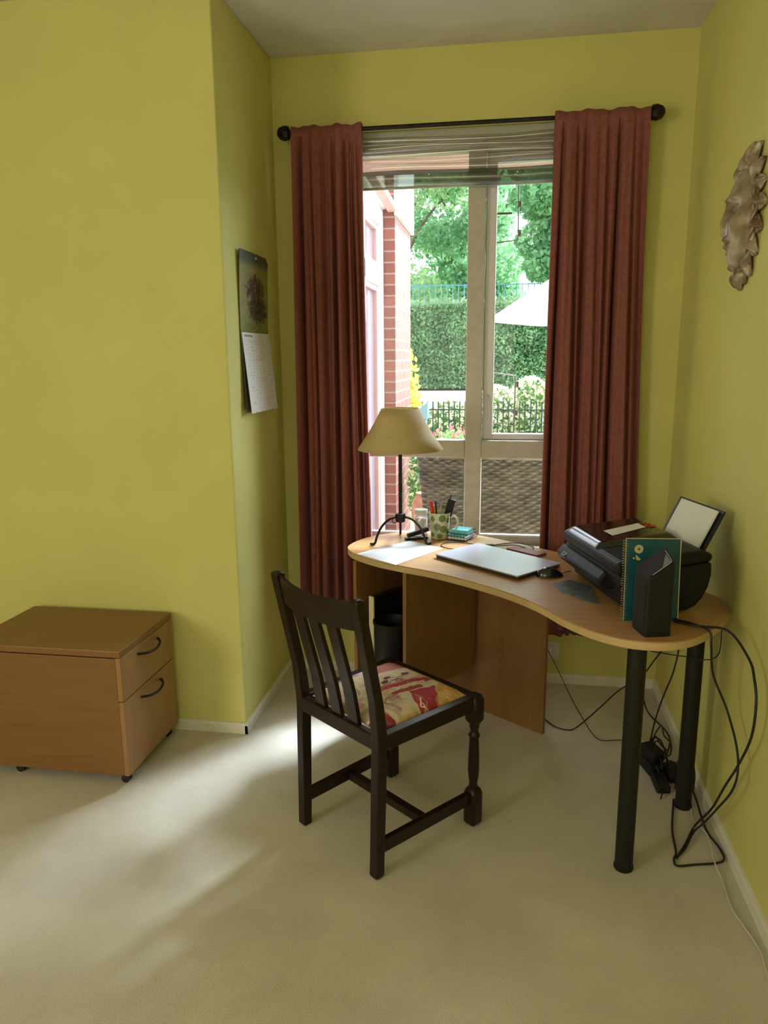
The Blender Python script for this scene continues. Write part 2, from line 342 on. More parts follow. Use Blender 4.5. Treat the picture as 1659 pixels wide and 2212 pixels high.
for nm, (x0,x1,z0,z1,y) in {'left':(OX0+.07,MX0,1.127,2.35,fy),'right':(sx0+.046,sx1-.046,sz0+.026,sz1-.04,.055),'lowl':(OX0+.07,MX0,.683,1.047,fy),'lowr':(MX1,OX1-.07,.683,1.047,fy)}.items():
    MB().add([(x0,y,z0),(x1,y,z0),(x1,y,z1),(x0,y,z1)], [(0,1,2,3)]).build('pane', M['glass'], w)
    if nm.startswith('low'): 
        MB().box(((x0+x1)/2, y-0.022, z0+0.004), (x1-x0, 0.016, 0.008)).build('glazing_bead', M['upvcw'], w)
b = MB()
b.box(((OX0+OX1)/2, -0.028, OZ0+0.004), (OX1-OX0-.004, 0.054, 0.008)); b.build('window_sill', M['upvc'], w, bevel=0.004)
# two U shaped stays on the opening light
def stay(name, label, pts, catches, extra=None):
    t = thing(name, label, 'window bracket', (0,3.475,0))
    MB().tube(pts, 0.0035, smooth=False, n=6).build('rod', M['stay'], t)
    for c in catches: MB().box(c, (0.012, 0.012, 0.026)).build('catch', M['stay'], t, bevel=0.002)
    if extra: MB().bar(*extra, 0.006, 0.008).build('stub', M['stay'], t)
stay('window_bracket', 'upper U-shaped metal bracket on the opening window, just under the blind', [(-.104,0,1.982),(.04,.03,2.002),(.036,.03,2.26),(-.10,0,2.27)], [(.046,.03,2.03),(.044,.03,2.15)], ((-.07,0,2.108),(.01,.02,2.112)))
stay('window_bracket', 'lower U-shaped metal bracket on the opening window above the railing view', [(-.102,0,1.434),(.044,.03,1.412),(.046,.03,1.206),(-.098,0,1.189)], [(.054,.03,1.375),(.053,.03,1.245)])
# clear folded blind
bl = thing('folded_blind', 'clear folded plastic blind gathered at the top of the window', 'blind', (0, 3.352, 0))
def blind_strip(z0, z1, bulge, m, nm, y0=0.0, ph=0.0):
    def fn(u, v):
        z = z0+(z1-z0)*v + 0.004*math.sin(u*7+ph)
        return (OX0+0.012+(OX1-OX0-0.024)*u, y0-bulge*math.sin(PI*v)**0.7+0.0015*math.sin(u*19+ph), z)
    MB().grid(fn, 40, 9).build(nm, m, bl, smooth=True)
blind_strip(2.205, 2.272, 0.028, M['vinyldark'], 'hem_roll', 0.004)
for k in range(5):
    blind_strip(2.268+k*0.026, 2.268+k*0.026+0.030, 0.014+0.006*(k%2), M['vinyl'], 'fold', 0.006-0.002*k, k*1.7)
MB().box(((OX0+OX1)/2, 0.008, 2.2055), (OX1-OX0-0.03, 0.012, 0.010)).build('bottom_bar', M['blindbar'], bl, bevel=0.003)
MB().box(((OX0+OX1)/2, 0.012, 2.413), (OX1-OX0-0.01, 0.03, 0.034)).build('head_rail', M['blindbar'], bl, bevel=0.003)

# ---------------------------------------------------------------- curtains and rod
YR = 3.262; ZR = 2.420
rod = thing('curtain_rod', 'thin black curtain rod with faceted end knobs above the window', 'curtain rod', (0, YR, ZR))
MB().tube([(-0.925,0,0),(0.540,0,0)], 0.0085, smooth=False, n=12).build('rod', M['iron'], rod, smooth=True)
for s, x in ((-1,-0.915),(1,0.530)):
    b = MB(); prof = [(0.018,0),(0.028,0.004),(0.031,0.022),(0.024,0.042),(0.012,0.052)]
    b.lathe(prof, n=8); b.v = [(x+s*z, px, py) for px, py, z in b.v]
    if s > 0: b.f = [tuple(reversed(f)) for f in b.f]
    b.build('finial', M['iron'], rod)
    bx_ = x-s*0.06
    MB().bar((bx_,0,-0.004),(bx_,YB-YR,-0.004),0.012,0.012).box((bx_,YB-YR-0.004,-0.004),(0.03,0.008,0.05)).build('bracket', M['iron'], rod)
def curtain(name, label, x0t, x1t, x0b, x1b, zb, seed, folds, seam_u):
    t = thing(name, label, 'curtain', ((x0t+x1t)/2, YR, zb)); rs = random.Random(seed)
    L = []; u = 0
    for i in range(folds): u += 0.6+rs.random()*0.9; L.append(u)
    tot = L[-1]+0.4; L = [x/tot for x in L]; amp = [0.6+0.6*rs.random() for _ in L]; wid = [0.016+0.02*rs.random() for _ in L]; dr = [(rs.random()-0.5)*0.05 for _ in L]
    zt = ZR+0.018
    def depth(u, z, k):
        a = 1-(z-zb)/(zt-zb)            # 0 top, 1 bottom
        env = 0.30+0.70*min(1, a*3.2)
        d = 0.016*math.sin(2*PI*(u*folds*0.42+0.12*math.sin(a*3+seed)))+0.006*math.sin(2*PI*u*folds*1.1+seed+a*2)
        for q, am, wd, dd in zip(L, amp, wid, dr):
            xq = q+dd*a+0.006*math.sin(a*5+q*20)
            d += 0.052*am*math.exp(-((u-xq)/wd)**2)
        return d*env
    def fn(u, v):
        z = zt+(zb-zt)*v; a = v
        flare = a**1.5
        x0 = x0t+(x0b-x0t)*flare; x1 = x1t+(x1b-x1t)*flare
        x = x0+(x1-x0)*(u+0.010*math.sin(9*u+4*a+seed)*math.sin(PI*u))
        y = YR-0.013+depth(u, z, seed)*0.95-0.006
        if v < 0.03:  # heading wraps the rod
            y = YR-0.0145+0.0035*math.sin(u*21+seed)-0.002
        zz = z + (0.0035*math.sin(u*17+seed)+0.002*math.sin(u*41) if v < 0.02 else 0)
        if u < 0.0001 or u > 0.9999: y += 0.012
        return (x-t.location[0], y-YR, zz-zb)
    nu, nv = 220, 60
    MB().grid(fn, nu, nv).build('cloth', M['fabric'], t, smooth=True, solid=0.002)
    def fb(u, v):
        x, y, z = fn(u, v*0.028); return (x, 0.014+0.003*math.sin(u*30), z)
    MB().grid(fb, 60, 4).build('heading', M['fabric'], t, smooth=True)
    pts = [fn(seam_u, 0.05+0.9*k/20) for k in range(21)]
    MB().tube([(p[0], p[1]-0.0015, p[2]) for p in pts], 0.0011, seg=2, n=5).build('seam', M['seam'], t)
curtain('curtain', 'rust red curtain at the left of the window, reaching below desk height', -0.907, -0.607, -0.925, -0.575, 0.355, 3, 7, 0.83)
curtain('curtain', 'rust red curtain at the right of the window, behind the printer', 0.168, 0.530, 0.165, 0.600, 0.27, 8, 8, 0.10)

# ---------------------------------------------------------------- desk
DZ = 0.735; DT = 0.027
desk = thing('desk', 'kidney-shaped beech corner desk on panels and two thick black round legs', 'desk', (0.0, 2.7, 0))
outl = [(-.626,2.93),(-.606,2.862),(-.569,2.808),(-.484,2.732),(-.384,2.672),(-.237,2.598),(-.075,2.481),(.048,2.369),(.132,2.258),(.189,2.157),(.257,2.074),(.324,2.024),(.392,2.004),(.465,2.012),(.535,2.055),(.60,2.13),(.655,2.215),(.695,2.31),(.698,2.40),(.669,2.478),(.55,2.635),(.35,2.84),(.162,2.991),(.071,3.065),(-.036,3.149),(-.12,3.20),(-.22,3.226),(-.33,3.232),(-.434,3.212),(-.539,3.137),(-.604,3.03)]
poly = [(p.x, p.y-2.7) for p in cr_spline([(x,y,0) for x,y in outl], 5, True)]
MB().prism(poly, DZ-0.003, DZ).build('worktop', M['beech'], desk)
MB().prism(poly, DZ-DT, DZ-0.003).build('worktop_edge', M['edge'], desk, bevel=0.004)
d1 = Vector((.58,.81,0)).normalized(); n1_ = Vector((.81,-.58,0)).normalized(); ZT = DZ-DT
def panel(a, L, d, th, nm, z0=0.0):
    a = Vector((a[0], a[1]-2.7, 0)); c = a+d*(L/2)
    n = Vector((-d.y, d.x, 0)); zm = (z0+ZT)/2; return MB().bar(c-d*(L/2)+n*(th/2)+Vector((0,0,zm)), c+d*(L/2)+n*(th/2)+Vector((0,0,zm)), th, ZT-z0).build(nm, M['beech_dark'], desk, bevel=0.002)
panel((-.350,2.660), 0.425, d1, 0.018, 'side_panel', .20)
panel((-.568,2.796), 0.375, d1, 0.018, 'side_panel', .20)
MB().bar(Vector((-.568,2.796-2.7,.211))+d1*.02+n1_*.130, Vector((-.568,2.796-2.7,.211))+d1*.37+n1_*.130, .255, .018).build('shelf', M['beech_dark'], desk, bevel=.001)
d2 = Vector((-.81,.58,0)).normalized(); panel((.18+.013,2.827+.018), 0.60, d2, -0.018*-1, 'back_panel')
MB().bar((.195,2.83-2.7,ZT-.03),(.30,2.90-2.7,ZT-.03),0.02,0.05).build('support_block', M['beech_dark'], desk)
for x, y in ((.384,2.05),(.630,2.40)):
    lg = MB().lathe([(0.0262,0.0),(0.0285,0.003),(0.0285,0.012),(0.0262,0.014),(0.0262,ZT-0.008),(0.034,ZT-0.008),(0.034,ZT)], (x,y-2.7,0), 36).build('leg', M['legblack'], desk, smooth=True)

# things inside / under the desk
base = Vector((-.578,2.805,0))
c = thing('computer_case', 'slim black upright case with pale front edge on the shelf under the desk', 'computer case', tuple(base+d1*0.045+n1_*0.052+Vector((0,0,.221))), math.atan2(d1.y,d1.x)-PI/2)
MB().box((0,0.15,0.170),(0.026,0.29,0.336)).build('casing', M['blackmatt'], c, bevel=0.003)
MB().box((0,0.001,0.170),(0.027,0.008,0.340)).build('front_edge', M['cream'], c, bevel=0.002)
bn = thing('waste_bin', 'round black plastic bin on the shelf under the left end of the desk', 'waste bin', tuple(base+d1*0.065+n1_*0.148+Vector((0,0,.221))))
prof = [(0.060,0),(0.063,0.004),(0.073,0.245),(0.077,0.247),(0.077,0.258),(0.072,0.258),(0.070,0.245),(0.060,0.012),(0.0,0.010)]
MB().lathe(prof, n=40, cap=False).lathe([(0.0,0.001),(0.058,0.001)], n=40, cap=False).build('bucket', M['blackmatt'], bn, smooth=True)

# ---------------------------------------------------------------- dining chair
ch = thing('dining_chair', 'dark-stained wooden slat-back chair with a red and cream patterned seat', 'chair', (-.4785,2.008,0), math.atan2(-.621,.783))
def path_y(z):
    k = [(0,0.004),(.2,0.010),(.44,0.016),(.55,0.004),(.70,-.028),(.872,-.064)]
    for (z0,y0),(z1,y1) in zip(k,k[1:]):
        if z <= z1: return y0+(y1-y0)*(z-z0)/(z1-z0)
    return k[-1][1]
for s in (-1,1):
    vs = []; fs = []; zs = [0,0.006,0.2,0.38,0.42,0.46,0.50,0.56,0.63,0.70,0.78,0.855,0.868,0.874]
    for k, z in enumerate(zs):
        w_ = 0.0165; h_ = 0.0175 if z > 0.3 else 0.0155+z*0.006
        if k == 0: w_ *= 0.72; h_ *= 0.72
        if z > 0.5: h_ = 0.0155; 
        if z > 0.87: w_ *= 0.6; h_ *= 0.55
        y = path_y(min(z,.872)); x = s*(0.176+0.008*min(1,z/.87))
        vs += [(x-w_,y-h_,z),(x+w_,y-h_,z),(x+w_,y+h_,z),(x-w_,y+h_,z)]
    for k in range(len(zs)-1):
        for i in range(4): fs.append((4*k+i,4*k+(i+1)%4,4*k+4+(i+1)%4,4*k+4+i))
    fs += [(3,2,1,0), tuple(4*(len(zs)-1)+i for i in range(4))]
    MB().add(vs,fs).build('leg', M['oak'], ch, bevel=0.003)
for s in (-1,1):
    b = MB(); x, y = s*0.197, 0.408
    def ring(hw, z, rnd):  # square-to-round section
        out = []
        for i in range(24):
            a = 2*PI*(i+.5)/24; cx_, sy_ = math.cos(a), math.sin(a)
            k = hw/max(abs(cx_),abs(sy_)); r_ = k*(1-rnd)+hw*rnd
            out.append((x+r_*cx_, y+r_*sy_, z))
        return out
    prof = [(0.017,0,0),(0.0235,0.010,0),(0.0235,0.112,0),(0.021,0.126,.5),(0.013,0.134,1),(0.0145,0.139,1),(0.0125,0.145,1),(0.016,0.165,1),(0.0185,0.195,1),(0.0175,0.25,1),(0.0150,0.300,1),(0.0150,0.306,1),(0.0185,0.312,1),(0.0185,0.318,1),(0.014,0.324,1),(0.0125,0.334,1),(0.0165,0.346,1),(0.0175,0.356,1),(0.0225,0.365,.4),(0.0235,0.372,0),(0.0235,0.440,0),(0.018,0.453,.3)]
    vs = []; fs = []
    for hw, z, rd in prof: vs += ring(hw, z, rd)
    for k in range(len(prof)-1):
        for i in range(24): fs.append((24*k+i,24*k+(i+1)%24,24*k+24+(i+1)%24,24*k+24+i))
    fs += [tuple(range(23,-1,-1)), tuple(range(24*(len(prof)-1),24*len(prof)))]
    b.add(vs,fs).build('leg', M['oak'], ch, smooth=True)
sf = MB()
for s in (-1,1): sf.bar((s*0.184,0.030,0.430),(s*0.196,0.388,0.430),0.032,0.048)
sf.bar((-.168,0.010,0.430),(.168,0.010,0.430),0.024,0.048).bar((-.176,0.408,0.430),(.176,0.408,0.430),0.030,0.044)
sf.build('seat_frame', M['oak'], ch, bevel=0.004)
for s in (-1,1): MB().bar((s*0.180,0.02,0.098),(s*0.194,0.388,0.098),0.020,0.042).build('stretcher', M['oak'], ch, bevel=0.003)
MB().bar((-.178,0.205,0.093),(.178,0.205,0.093),0.030,0.026).build('stretcher', M['oak'], ch, bevel=0.003)
def crest(u, v):   # u across, v around the section
    x = -0.170+0.340*u; bow = 1-(2*u-1)**2
    sec = [(-.010,.778),(.010,.778),(.010,.848),(.006,.857),(-.006,.857),(-.010,.848),(-.010,.778)]
    k = min(int(v*6+1e-6),6); sy_, z = sec[k]
    return (x, path_y(z)+sy_-0.026*bow, z-0.004*bow+(0.008*(1-bow) if z > .84 else 0))
MB().grid(crest, 25, 7).build('crest_rail', M['oak'], ch, smooth=True)
for x in (-.078,0.0,.078):
    bow = 1-(x/.17)**2; b = MB(); vs = []; fs = []
    zs = [0.446,0.5,0.56,0.63,0.70,0.79]
    for z in zs:
        off = -0.026*bow*(z-.446)/.344-0.002*0; y = path_y(z)+off-0.002*(1-(z-.446)/.344)
        vs += [(x-.023,y-.007,z),(x+.023,y-.007,z),(x+.023,y+.007,z),(x-.023,y+.007,z)]
    for k in range(len(zs)-1):
        for i in range(4): fs.append((4*k+i,4*k+(i+1)%4,4*k+4+(i+1)%4,4*k+4+i))
    fs += [(3,2,1,0), tuple(4*(len(zs)-1)+i for i in range(4))]
    b.add(vs,fs).build('slat', M['oak'], ch, bevel=0.0015)
# upholstered seat with its printed pattern
def seatfn(u, v):
    y = 0.034+0.358*v; hw = 0.158+0.022*v
    e = min(1, min(u,1-u)*9)**0.5*min(1, min(v,1-v)*9)**0.5
    return ((2*u-1)*hw, y, 0.448+0.022*e+0.016*math.sin(PI*u)**0.8*math.sin(PI*v)**0.8)
NU = NV = 240
seat = MB().grid(seatfn, NU, NV).build('seat', pattern_mat('printed_seat_fabric', 0.85, 0.5), ch, smooth=True)
uu, vv = np.meshgrid(np.linspace(0,1,NU), np.linspace(0,1,NV)); SY = 0.034+0.358*vv; SX = (2*uu-1)*(0.158+0.022*vv)
SXw = SX+0.006*(vnoise(SX,SY,40,1)-.5)+0.006*(vnoise(SX,SY,90,4)-.5); SYw = SY+0.008*(vnoise(SX,SY,40,2)-.5)+0.006*(vnoise(SX,SY,90,3)-.5)
pat = np.ones((NV,NU,4)); 
def setc(mask, c, mix=1.0, nz=0.25, s=60):
    c = np.array(c); n_ = (1-nz/2+nz*vnoise(SX,SY,s,9))[...,None]; mk = (np.clip(mask.astype(float),0,1)*mix)[...,None]
    pat[...,:3] = pat[...,:3]*(1-mk)+c*n_*mk
def poly_mask(P):
    inside = np.zeros(SXw.shape, bool); n = len(P)
    for i in range(n):
        x1,y1 = P[i]; x2,y2 = P[(i+1)%n]
        if y1 == y2: continue
        cond = ((y1 > SYw) != (y2 > SYw)) & (SXw < (x2-x1)*(SYw-y1)/(y2-y1)+x1); inside ^= cond
    return inside
def ell(cx_, cy_, rx, ry, a=0):
    dx, dy = SXw-cx_, SYw-cy_; c_, s_ = math.cos(a), math.sin(a); return ((dx*c_+dy*s_)/rx)**2+((-dx*s_+dy*c_)/ry)**2 < 1
def line(P, w_):
    m_ = np.zeros(SXw.shape, bool)
    for (x1,y1),(x2,y2) in zip(P,P[1:]):
        L2 = (x2-x1)**2+(y2-y1)**2; t = np.clip(((SXw-x1)*(x2-x1)+(SYw-y1)*(y2-y1))/L2,0,1)
        m_ |= np.hypot(SXw-x1-t*(x2-x1), SYw-y1-t*(y2-y1)) < w_
    return m_
CR = (0.56,0.45,0.29); RD = (0.33,0.028,0.035); GO = (0.55,0.30,0.06); BR = (0.36,0.13,0.09); PK = (0.42,0.19,0.16); DK = (0.14,0.02,0.04)
setc(np.ones_like(SX,bool), CR, 1, 0.35)
setc(poly_mask([(-.2,.30),(-.08,.24),(-.07,.36),(-.10,.42),(-.2,.42)]), BR)
setc(poly_mask([(-.2,.15),(-.13,.17),(-.12,.20),(-.2,.22)]), PK)
setc(line([(.015,.17),(.028,.24),(.03,.30),(.045,.345)], .012), RD); setc(line([(-.005,.15),(.008,.22),(.018,.36)], .004), PK)
setc(line([(.060,.185),(.068,.235),(.074,.285)], .009), RD); setc(line([(.045,.39),(.05,.36),(.06,.33)], .006), RD)
for q in ((-.029,.317),(-.012,.215),(-.033,.242)): setc(ell(*q,.010,.016,.3), DK)
setc(ell(-.001,.258,.012,.018), PK); setc(line([(-.033,.242),(-.02,.26),(-.01,.285),(-.029,.317)], .002), DK); setc(line([(.001,.22),(-.012,.25),(-.001,.278),(.01,.26)], .002), DK)
setc(poly_mask([(.080,.228),(.100,.325),(.212,.238),(.203,.19),(.145,.204)]), RD, 1, 0.15)
setc(poly_mask([(.10,.33),(.12,.31),(.2,.24),(.2,.40),(.12,.40)]), GO); 
for k in range(5): setc(ell(.172,.312,.034-.006*k,.046-.008*k) & ~ell(.172,.312,.0322-.006*k,.0442-.008*k), (0.66,0.55,0.32))
for k in range(7):
    a = .3+.22*k; setc(line([(.145+.03*math.cos(a),.345+.03*math.sin(a)),(.15+.045*math.cos(a),.345+.045*math.sin(a))], .0015), (0.66,0.55,0.32))
setc(vnoise(SX,SY,38,5)*ell(.105,.16,.05,.035,.2) > .55, PK, .8)
setc(line([(.145,.22),(.165,.215),(.18,.20),(.2,.205)], .0018), (0.7,0.6,0.4)); setc(line([(.12,.235),(.15,.21),(.17,.225),(.175,.245)], .0018), (0.7,0.6,0.4)); setc(line([(.10,.232),(.15,.235),(.18,.19),(.20,.15)], .0016), (0.45,0.25,0.12))
setc(poly_mask([(.112,.034),(.118,.092),(.161,.098),(.21,.075),(.21,.0)]), RD); setc(line([(.106,.04),(.106,.099),(.150,.112),(.21,.09)], .006), (0.66,0.57,0.36))
setc(poly_mask([(.15,.125),(.2,.11),(.2,.17),(.16,.19)]), GO, .55)
for k in range(26):
    r_ = random.Random(k); x, y = -.15+.24*r_.random(), .04+.15*r_.random(); a = r_.random()*6.3
    P_ = [(x,y)]
    for q in range(4): a += r_.uniform(-1.2,1.2); x += .010*math.cos(a); y += .010*math.sin(a); P_.append((x,y))
    setc(line(P_, .0018), RD if k % 3 else GO, .8)
setc(ell(-.05,.09,.018,.014), GO, .8); setc(ell(.03,.06,.02,.02), PK, .8); setc(vnoise(SX,SY,55,7) > .82, PK, .35)
color_grid(seat, NU, NV, pat)

# ---------------------------------------------------------------- filing cabinet
fc = thing('filing_cabinet', 'low beech two-drawer filing cabinet on casters against the yellow wall', 'filing cabinet', (-1.29,2.235,0))
CW, CD, CT = 0.59, 0.405, 0.515       # length along -x, depth along y, top height
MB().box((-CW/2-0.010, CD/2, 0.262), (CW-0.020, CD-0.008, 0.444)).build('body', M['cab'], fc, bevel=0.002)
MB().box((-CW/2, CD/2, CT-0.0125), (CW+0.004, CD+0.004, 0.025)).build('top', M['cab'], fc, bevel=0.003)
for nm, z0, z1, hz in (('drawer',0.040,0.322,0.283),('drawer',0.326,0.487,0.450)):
    d = MB().box((-0.010, CD/2, (z0+z1)/2), (0.018, CD-0.004, z1-z0)).build(nm, M['cab_lit'], fc, bevel=0.0015)
    MB().tube([(0,0.128,hz+.004),(0.006,0.130,hz+.004),(0.024,0.155,hz),(0.032,0.205,hz-.004),(0.024,0.255,hz),(0.006,0.28,hz+.004),(0,0.282,hz+.004)], 0.0048, seg=5, n=10).build('handle', M['black'], d, smooth=True)
for x, y in ((-.035,.035),(-.035,CD-.035),(-.46,.045),(-CW+.04,CD-.05)):
    cs = MB().box((x,y,0.034),(0.034,0.030,0.012)).build('caster', M['rubber'], fc, bevel=0.003)
    b = MB()
    for dy in (-.009,.009):
        b2 = MB().lathe([(0.012,-.0035),(0.015,-.0025),(0.015,.0025),(0.012,.0035)], n=20); b.add([(x+.004+q[0], y+dy+q[2], 0.0152+q[1]) for q in b2.v], b2.f)
    b.build('wheel', M['rubber'], cs, smooth=True)

# ---------------------------------------------------------------- calendar
cal = thing('wall_calendar', 'wall calendar with a grassy photograph above and a white page below', 'calendar', (XL,2.985,1.285))
hw = .172
ph = MB().grid(lambda u,v: (0.004+0.010*v*v+0.003*math.sin(PI*u), -hw+2*hw*u, 0.315+0.305*v-(0.02 if (u>.93 and v>.96) else 0)), 70, 70).build('photograph', pattern_mat('calendar_photograph', 0.45), cal, smooth=True, solid=0.0015)
U, V = np.meshgrid(np.linspace(0,1,70), np.linspace(0,1,70)); n_ = vnoise(U*.3,V,30,1)*.6+vnoise(U*2,V*.8,40,2)*.4
pc = np.ones((70,70,4)); base_ = np.stack([0.20+0.12*n_,0.20+0.10*n_,0.06+0.03*n_],-1)
tp = np.clip((V-.80)/.10,0,1)[...,None]; base_ = base_*(1-tp)+np.array([0.05,0.07,0.03])*tp
gr = np.clip((.22-V)/.12,0,1)[...,None]; base_ = base_*(1-gr)+np.stack([0.10+0.2*n_,0.12+0.2*n_,0.03+0.02*n_],-1)*gr
nz_ = vnoise(U*1.2,V*.35,60,12)
blob = (((U-.60)/.36)**2+((V-.30)/.20)**2 < 0.25+1.1*nz_)|(((U-.52)/.34)**2+((V-.55)/.17)**2 < 0.15+1.3*nz_)|((np.abs(U-.50) < .05)&(V > .6)&(V < .74))
dk = np.array([0.035,0.020,0.016]); hl = np.array([0.22,0.15,0.10]); fur = vnoise(U*1.5,V*.7,55,6)
bc = np.where((fur > .72)[...,None], hl, dk); base_ = np.where(blob[...,None], bc, base_); pc[...,:3] = base_; color_grid(ph, 70, 70, pc)
pg = MB().grid(lambda u,v: (0.034-0.028*v, -hw+.006+2*hw*.985*u, 0.002+0.313*v), 120, 160).build('page', pattern_mat('calendar_page', 0.6), cal, solid=0.0012)
U2, V2 = np.meshgrid(np.linspace(0,1,120), np.linspace(0,1,160)); pcol = np.ones((160,120,4)); pcol[...,:3] = (0.74,0.74,0.78)
rowm = ((V2*26) % 1 < .34)&(V2 < .90)&(vnoise(U2, np.floor(V2*26)/26, 60, 3) > .74)&(U2 > .08)&(U2 < .92)
ttl = (V2 > .945)&(V2 < .972)&(U2 > .08)&(U2 < .36)&(vnoise(U2,V2,90,5) > .35)
pcol[rowm,:3] = (0.42,0.42,0.45); pcol[ttl,:3] = (0.15,0.15,0.16); color_grid(pg, 120, 160, pcol)
MB().grid(lambda u,v: (0.016-0.011*v, -hw+2*hw*u, 0.006+0.308*v), 4, 8).build('page', M['darkmark'], cal, solid=0.0012)
rs = random.Random(3)
MB().lathe([(0.004,0),(0.004,0.004)], n=10).build('hanging_pin', M['whiteplastic'], cal, loc=(0.018,0.0,0.603)).rotation_euler = (0,PI/2,0)

# ---------------------------------------------------------------- sun face mask on the right wall
mk = thing('sun_face_mask', 'silvery brown sun-face relief hanging on the right wall', 'wall ornament', (XR,2.515,1.900))
def g2(u,v,cu,cv,su,sv): return math.exp(-((u-cu)/su)**2-((v-cv)/sv)**2)
def facefn(i, j):
    a = 2*PI*i; r = j; R_y = 0.104; R_z = 0.142
    y = R_y*r*math.cos(a); z = R_z*r*math.sin(a)
    if z < 0: y *= 1-0.30*(abs(z)/R_z)**1.5; z *= 1.10
    u, v = y/.104, z/.142
    h = 0.062*math.sqrt(max(0,1-r*r*0.98))+0.004
    h += 0.014*g2(u,v,0,-.12,.15,.15)+0.010*g2(u,v,0,.18,.10,.25)          # nose
    for s in (-1,1):
        h += -0.020*g2(u,v,s*.36,.20,.24,.12)+0.019*g2(u,v,s*.36,.19,.12,.06)+0.010*g2(u,v,s*.32,.40,.22,.05)-0.006*g2(u,v,s*.36,.19,.03,.02)+0.010*g2(u,v,s*.45,-.18,.22,.2)
    h += 0.012*g2(u,v,0,-.42,.26,.05)+0.012*g2(u,v,0,-.56,.22,.06)-0.009*g2(u,v,0,-.485,.25,.03)+0.010*g2(u,v,0,-.85,.2,.14)
    return (-h, y, z)
fb_ = MB(); ni, nj = 64, 36
vs = [facefn(i/ni, j/(nj-1)) for j in range(nj) for i in range(ni)]
fb_.add(vs, [(j*ni+i, j*ni+(i+1)%ni, (j+1)*ni+(i+1)%ni, (j+1)*ni+i) for j in range(nj-1) for i in range(ni)])
fb_.build('face', M['bronze'], mk, smooth=True)
b = MB(); ring_ = [facefn(k/48, 1.0) for k in range(48)]
for ph_ in (0, PI):
    b.tube([(-.018-.006*math.sin(k*PI/2+ph_), y*(1.05+.035*math.cos(k*PI/2+ph_)), z*(1.05+.028*math.cos(k*PI/2+ph_))) for k,(x,y,z) in enumerate(ring_)], 0.0062, seg=3, n=8, closed=True)
b.build('braided_rim', M['bronze'], mk, smooth=True)
for k in range(18):
    a = 2*PI*(k+.5)/18; L_ = 0.044+0.014*((k*7)%3)/2; w_ = 0.025
    ry, rz_ = 0.104*math.cos(a), 0.142*math.sin(a)*(1.1 if math.sin(a) < 0 else 1)
    if math.sin(a) < 0: ry *= 1-0.30*abs(math.sin(a))**1.5
    if math.sin(a) > .75: L_ += .018
    def pet(u, v):
        wv = w_*(1-0.25*abs(2*v-0.9)**2)*math.sqrt(max(0,1-v**5)); t_ = (u-.5)*2
        rr = 0.0+L_*v; ox = rr*math.cos(a+0.25*v)-t_*wv*math.sin(a); oz = rr*math.sin(a+0.25*v)+t_*wv*math.cos(a)
        return (-.004-.022*(1-t_*t_)*math.sin(PI*min(1,v*.85+.15))-.006*math.cos(t_*6), ry+ox, rz_+oz)
    MB().grid(pet, 13, 13).build('ray', M['bronze'], mk, smooth=True, solid=0.004)

# ---------------------------------------------------------------- desk lamp
lx, ly = -.422, 3.035
lp = thing('table_lamp', 'wrought iron tripod table lamp with a parchment cone shade on the desk', 'lamp', (lx,ly,DZ))
MB().tube([(0,0,.085),(0,0,.50)], 0.0078, smooth=False, n=12).build('stem', M['iron'], lp, smooth=True)
MB().lathe([(0.006,.084),(0.018,.086),(0.021,.094),(0.019,.104),(0.022,.112),(0.021,.122),(0.006,.124)], n=24).build('collar', M['iron'], lp, smooth=True)
for a in (math.radians(216), math.radians(-19), math.radians(98)):
    c_, s_ = math.cos(a), math.sin(a)
    P_ = [(0.016,.105),(0.032,.107),(0.06,.098),(0.09,.072),(0.11,.036),(0.119,.010),(0.126,.0055),(0.142,.007)]
    MB().tube([(r*c_, r*s_, z) for r, z in P_], 0.0052, seg=4, n=8).build('leg', M['iron'], lp, smooth=True)
    if a > 3: MB().tube([(.026*c_+.012*math.cos(q)*c_, .026*s_+.012*math.cos(q)*s_-.004, .096+.012*math.sin(q)) for q in [2*PI*k/10 for k in range(10)]], 0.002, seg=2, n=6, closed=True).build('ring', M['iron'], lp, smooth=True)
sh0, sh1 = 1.128-DZ, 1.296-DZ
MB().lathe([(0.176,sh0),(0.138,sh0+.056),(0.106,sh0+.108),(0.076,sh1)], n=64, cap=False).build('lamp_shade', M['shade'], lp, smooth=True, solid=0.0015)
b = MB()
for k in range(3):
    a = k*2*PI/3+.5; b.tube([(0,0,.50),(.078*math.cos(a),.078*math.sin(a),sh1-.004)], 0.0014, smooth=False, n=5)
b.build('shade_carrier', M['iron'], lp)
MB().lathe([(0.005,.44),(0.012,.45),(0.025,.478),(0.028,.50),(0.02,.525),(0.004,.534)], n=20).build('bulb', M['whiteplastic'], lp, smooth=True)

# ---------------------------------------------------------------- things on the desk
def flat(name, label, cat, P, z0, h, m, group=None, bev=0.0):
    c = sum((Vector((*p,0)) for p in P), Vector())/len(P)
    o = MB().prism([(p[0]-c.x,p[1]-c.y) for p in P][::-1] if poly_area(P) < 0 else [(p[0]-c.x,p[1]-c.y) for p in P], 0, h).build(name, m, None, bevel=bev, loc=(c.x,c.y,z0))
    return tag(o, label, cat, group)
def poly_area(P): return sum(P[i][0]*P[(i+1)%len(P)][1]-P[(i+1)%len(P)][0]*P[i][1] for i in range(len(P)))/2
flat('paper_sheet', 'white paper sheet lying on the desk in front of the lamp', 'paper', [(-.567,2.808),(-.389,2.669),(-.234,2.940),(-.385,3.050)], DZ+.0002, .0012, M['paper'])
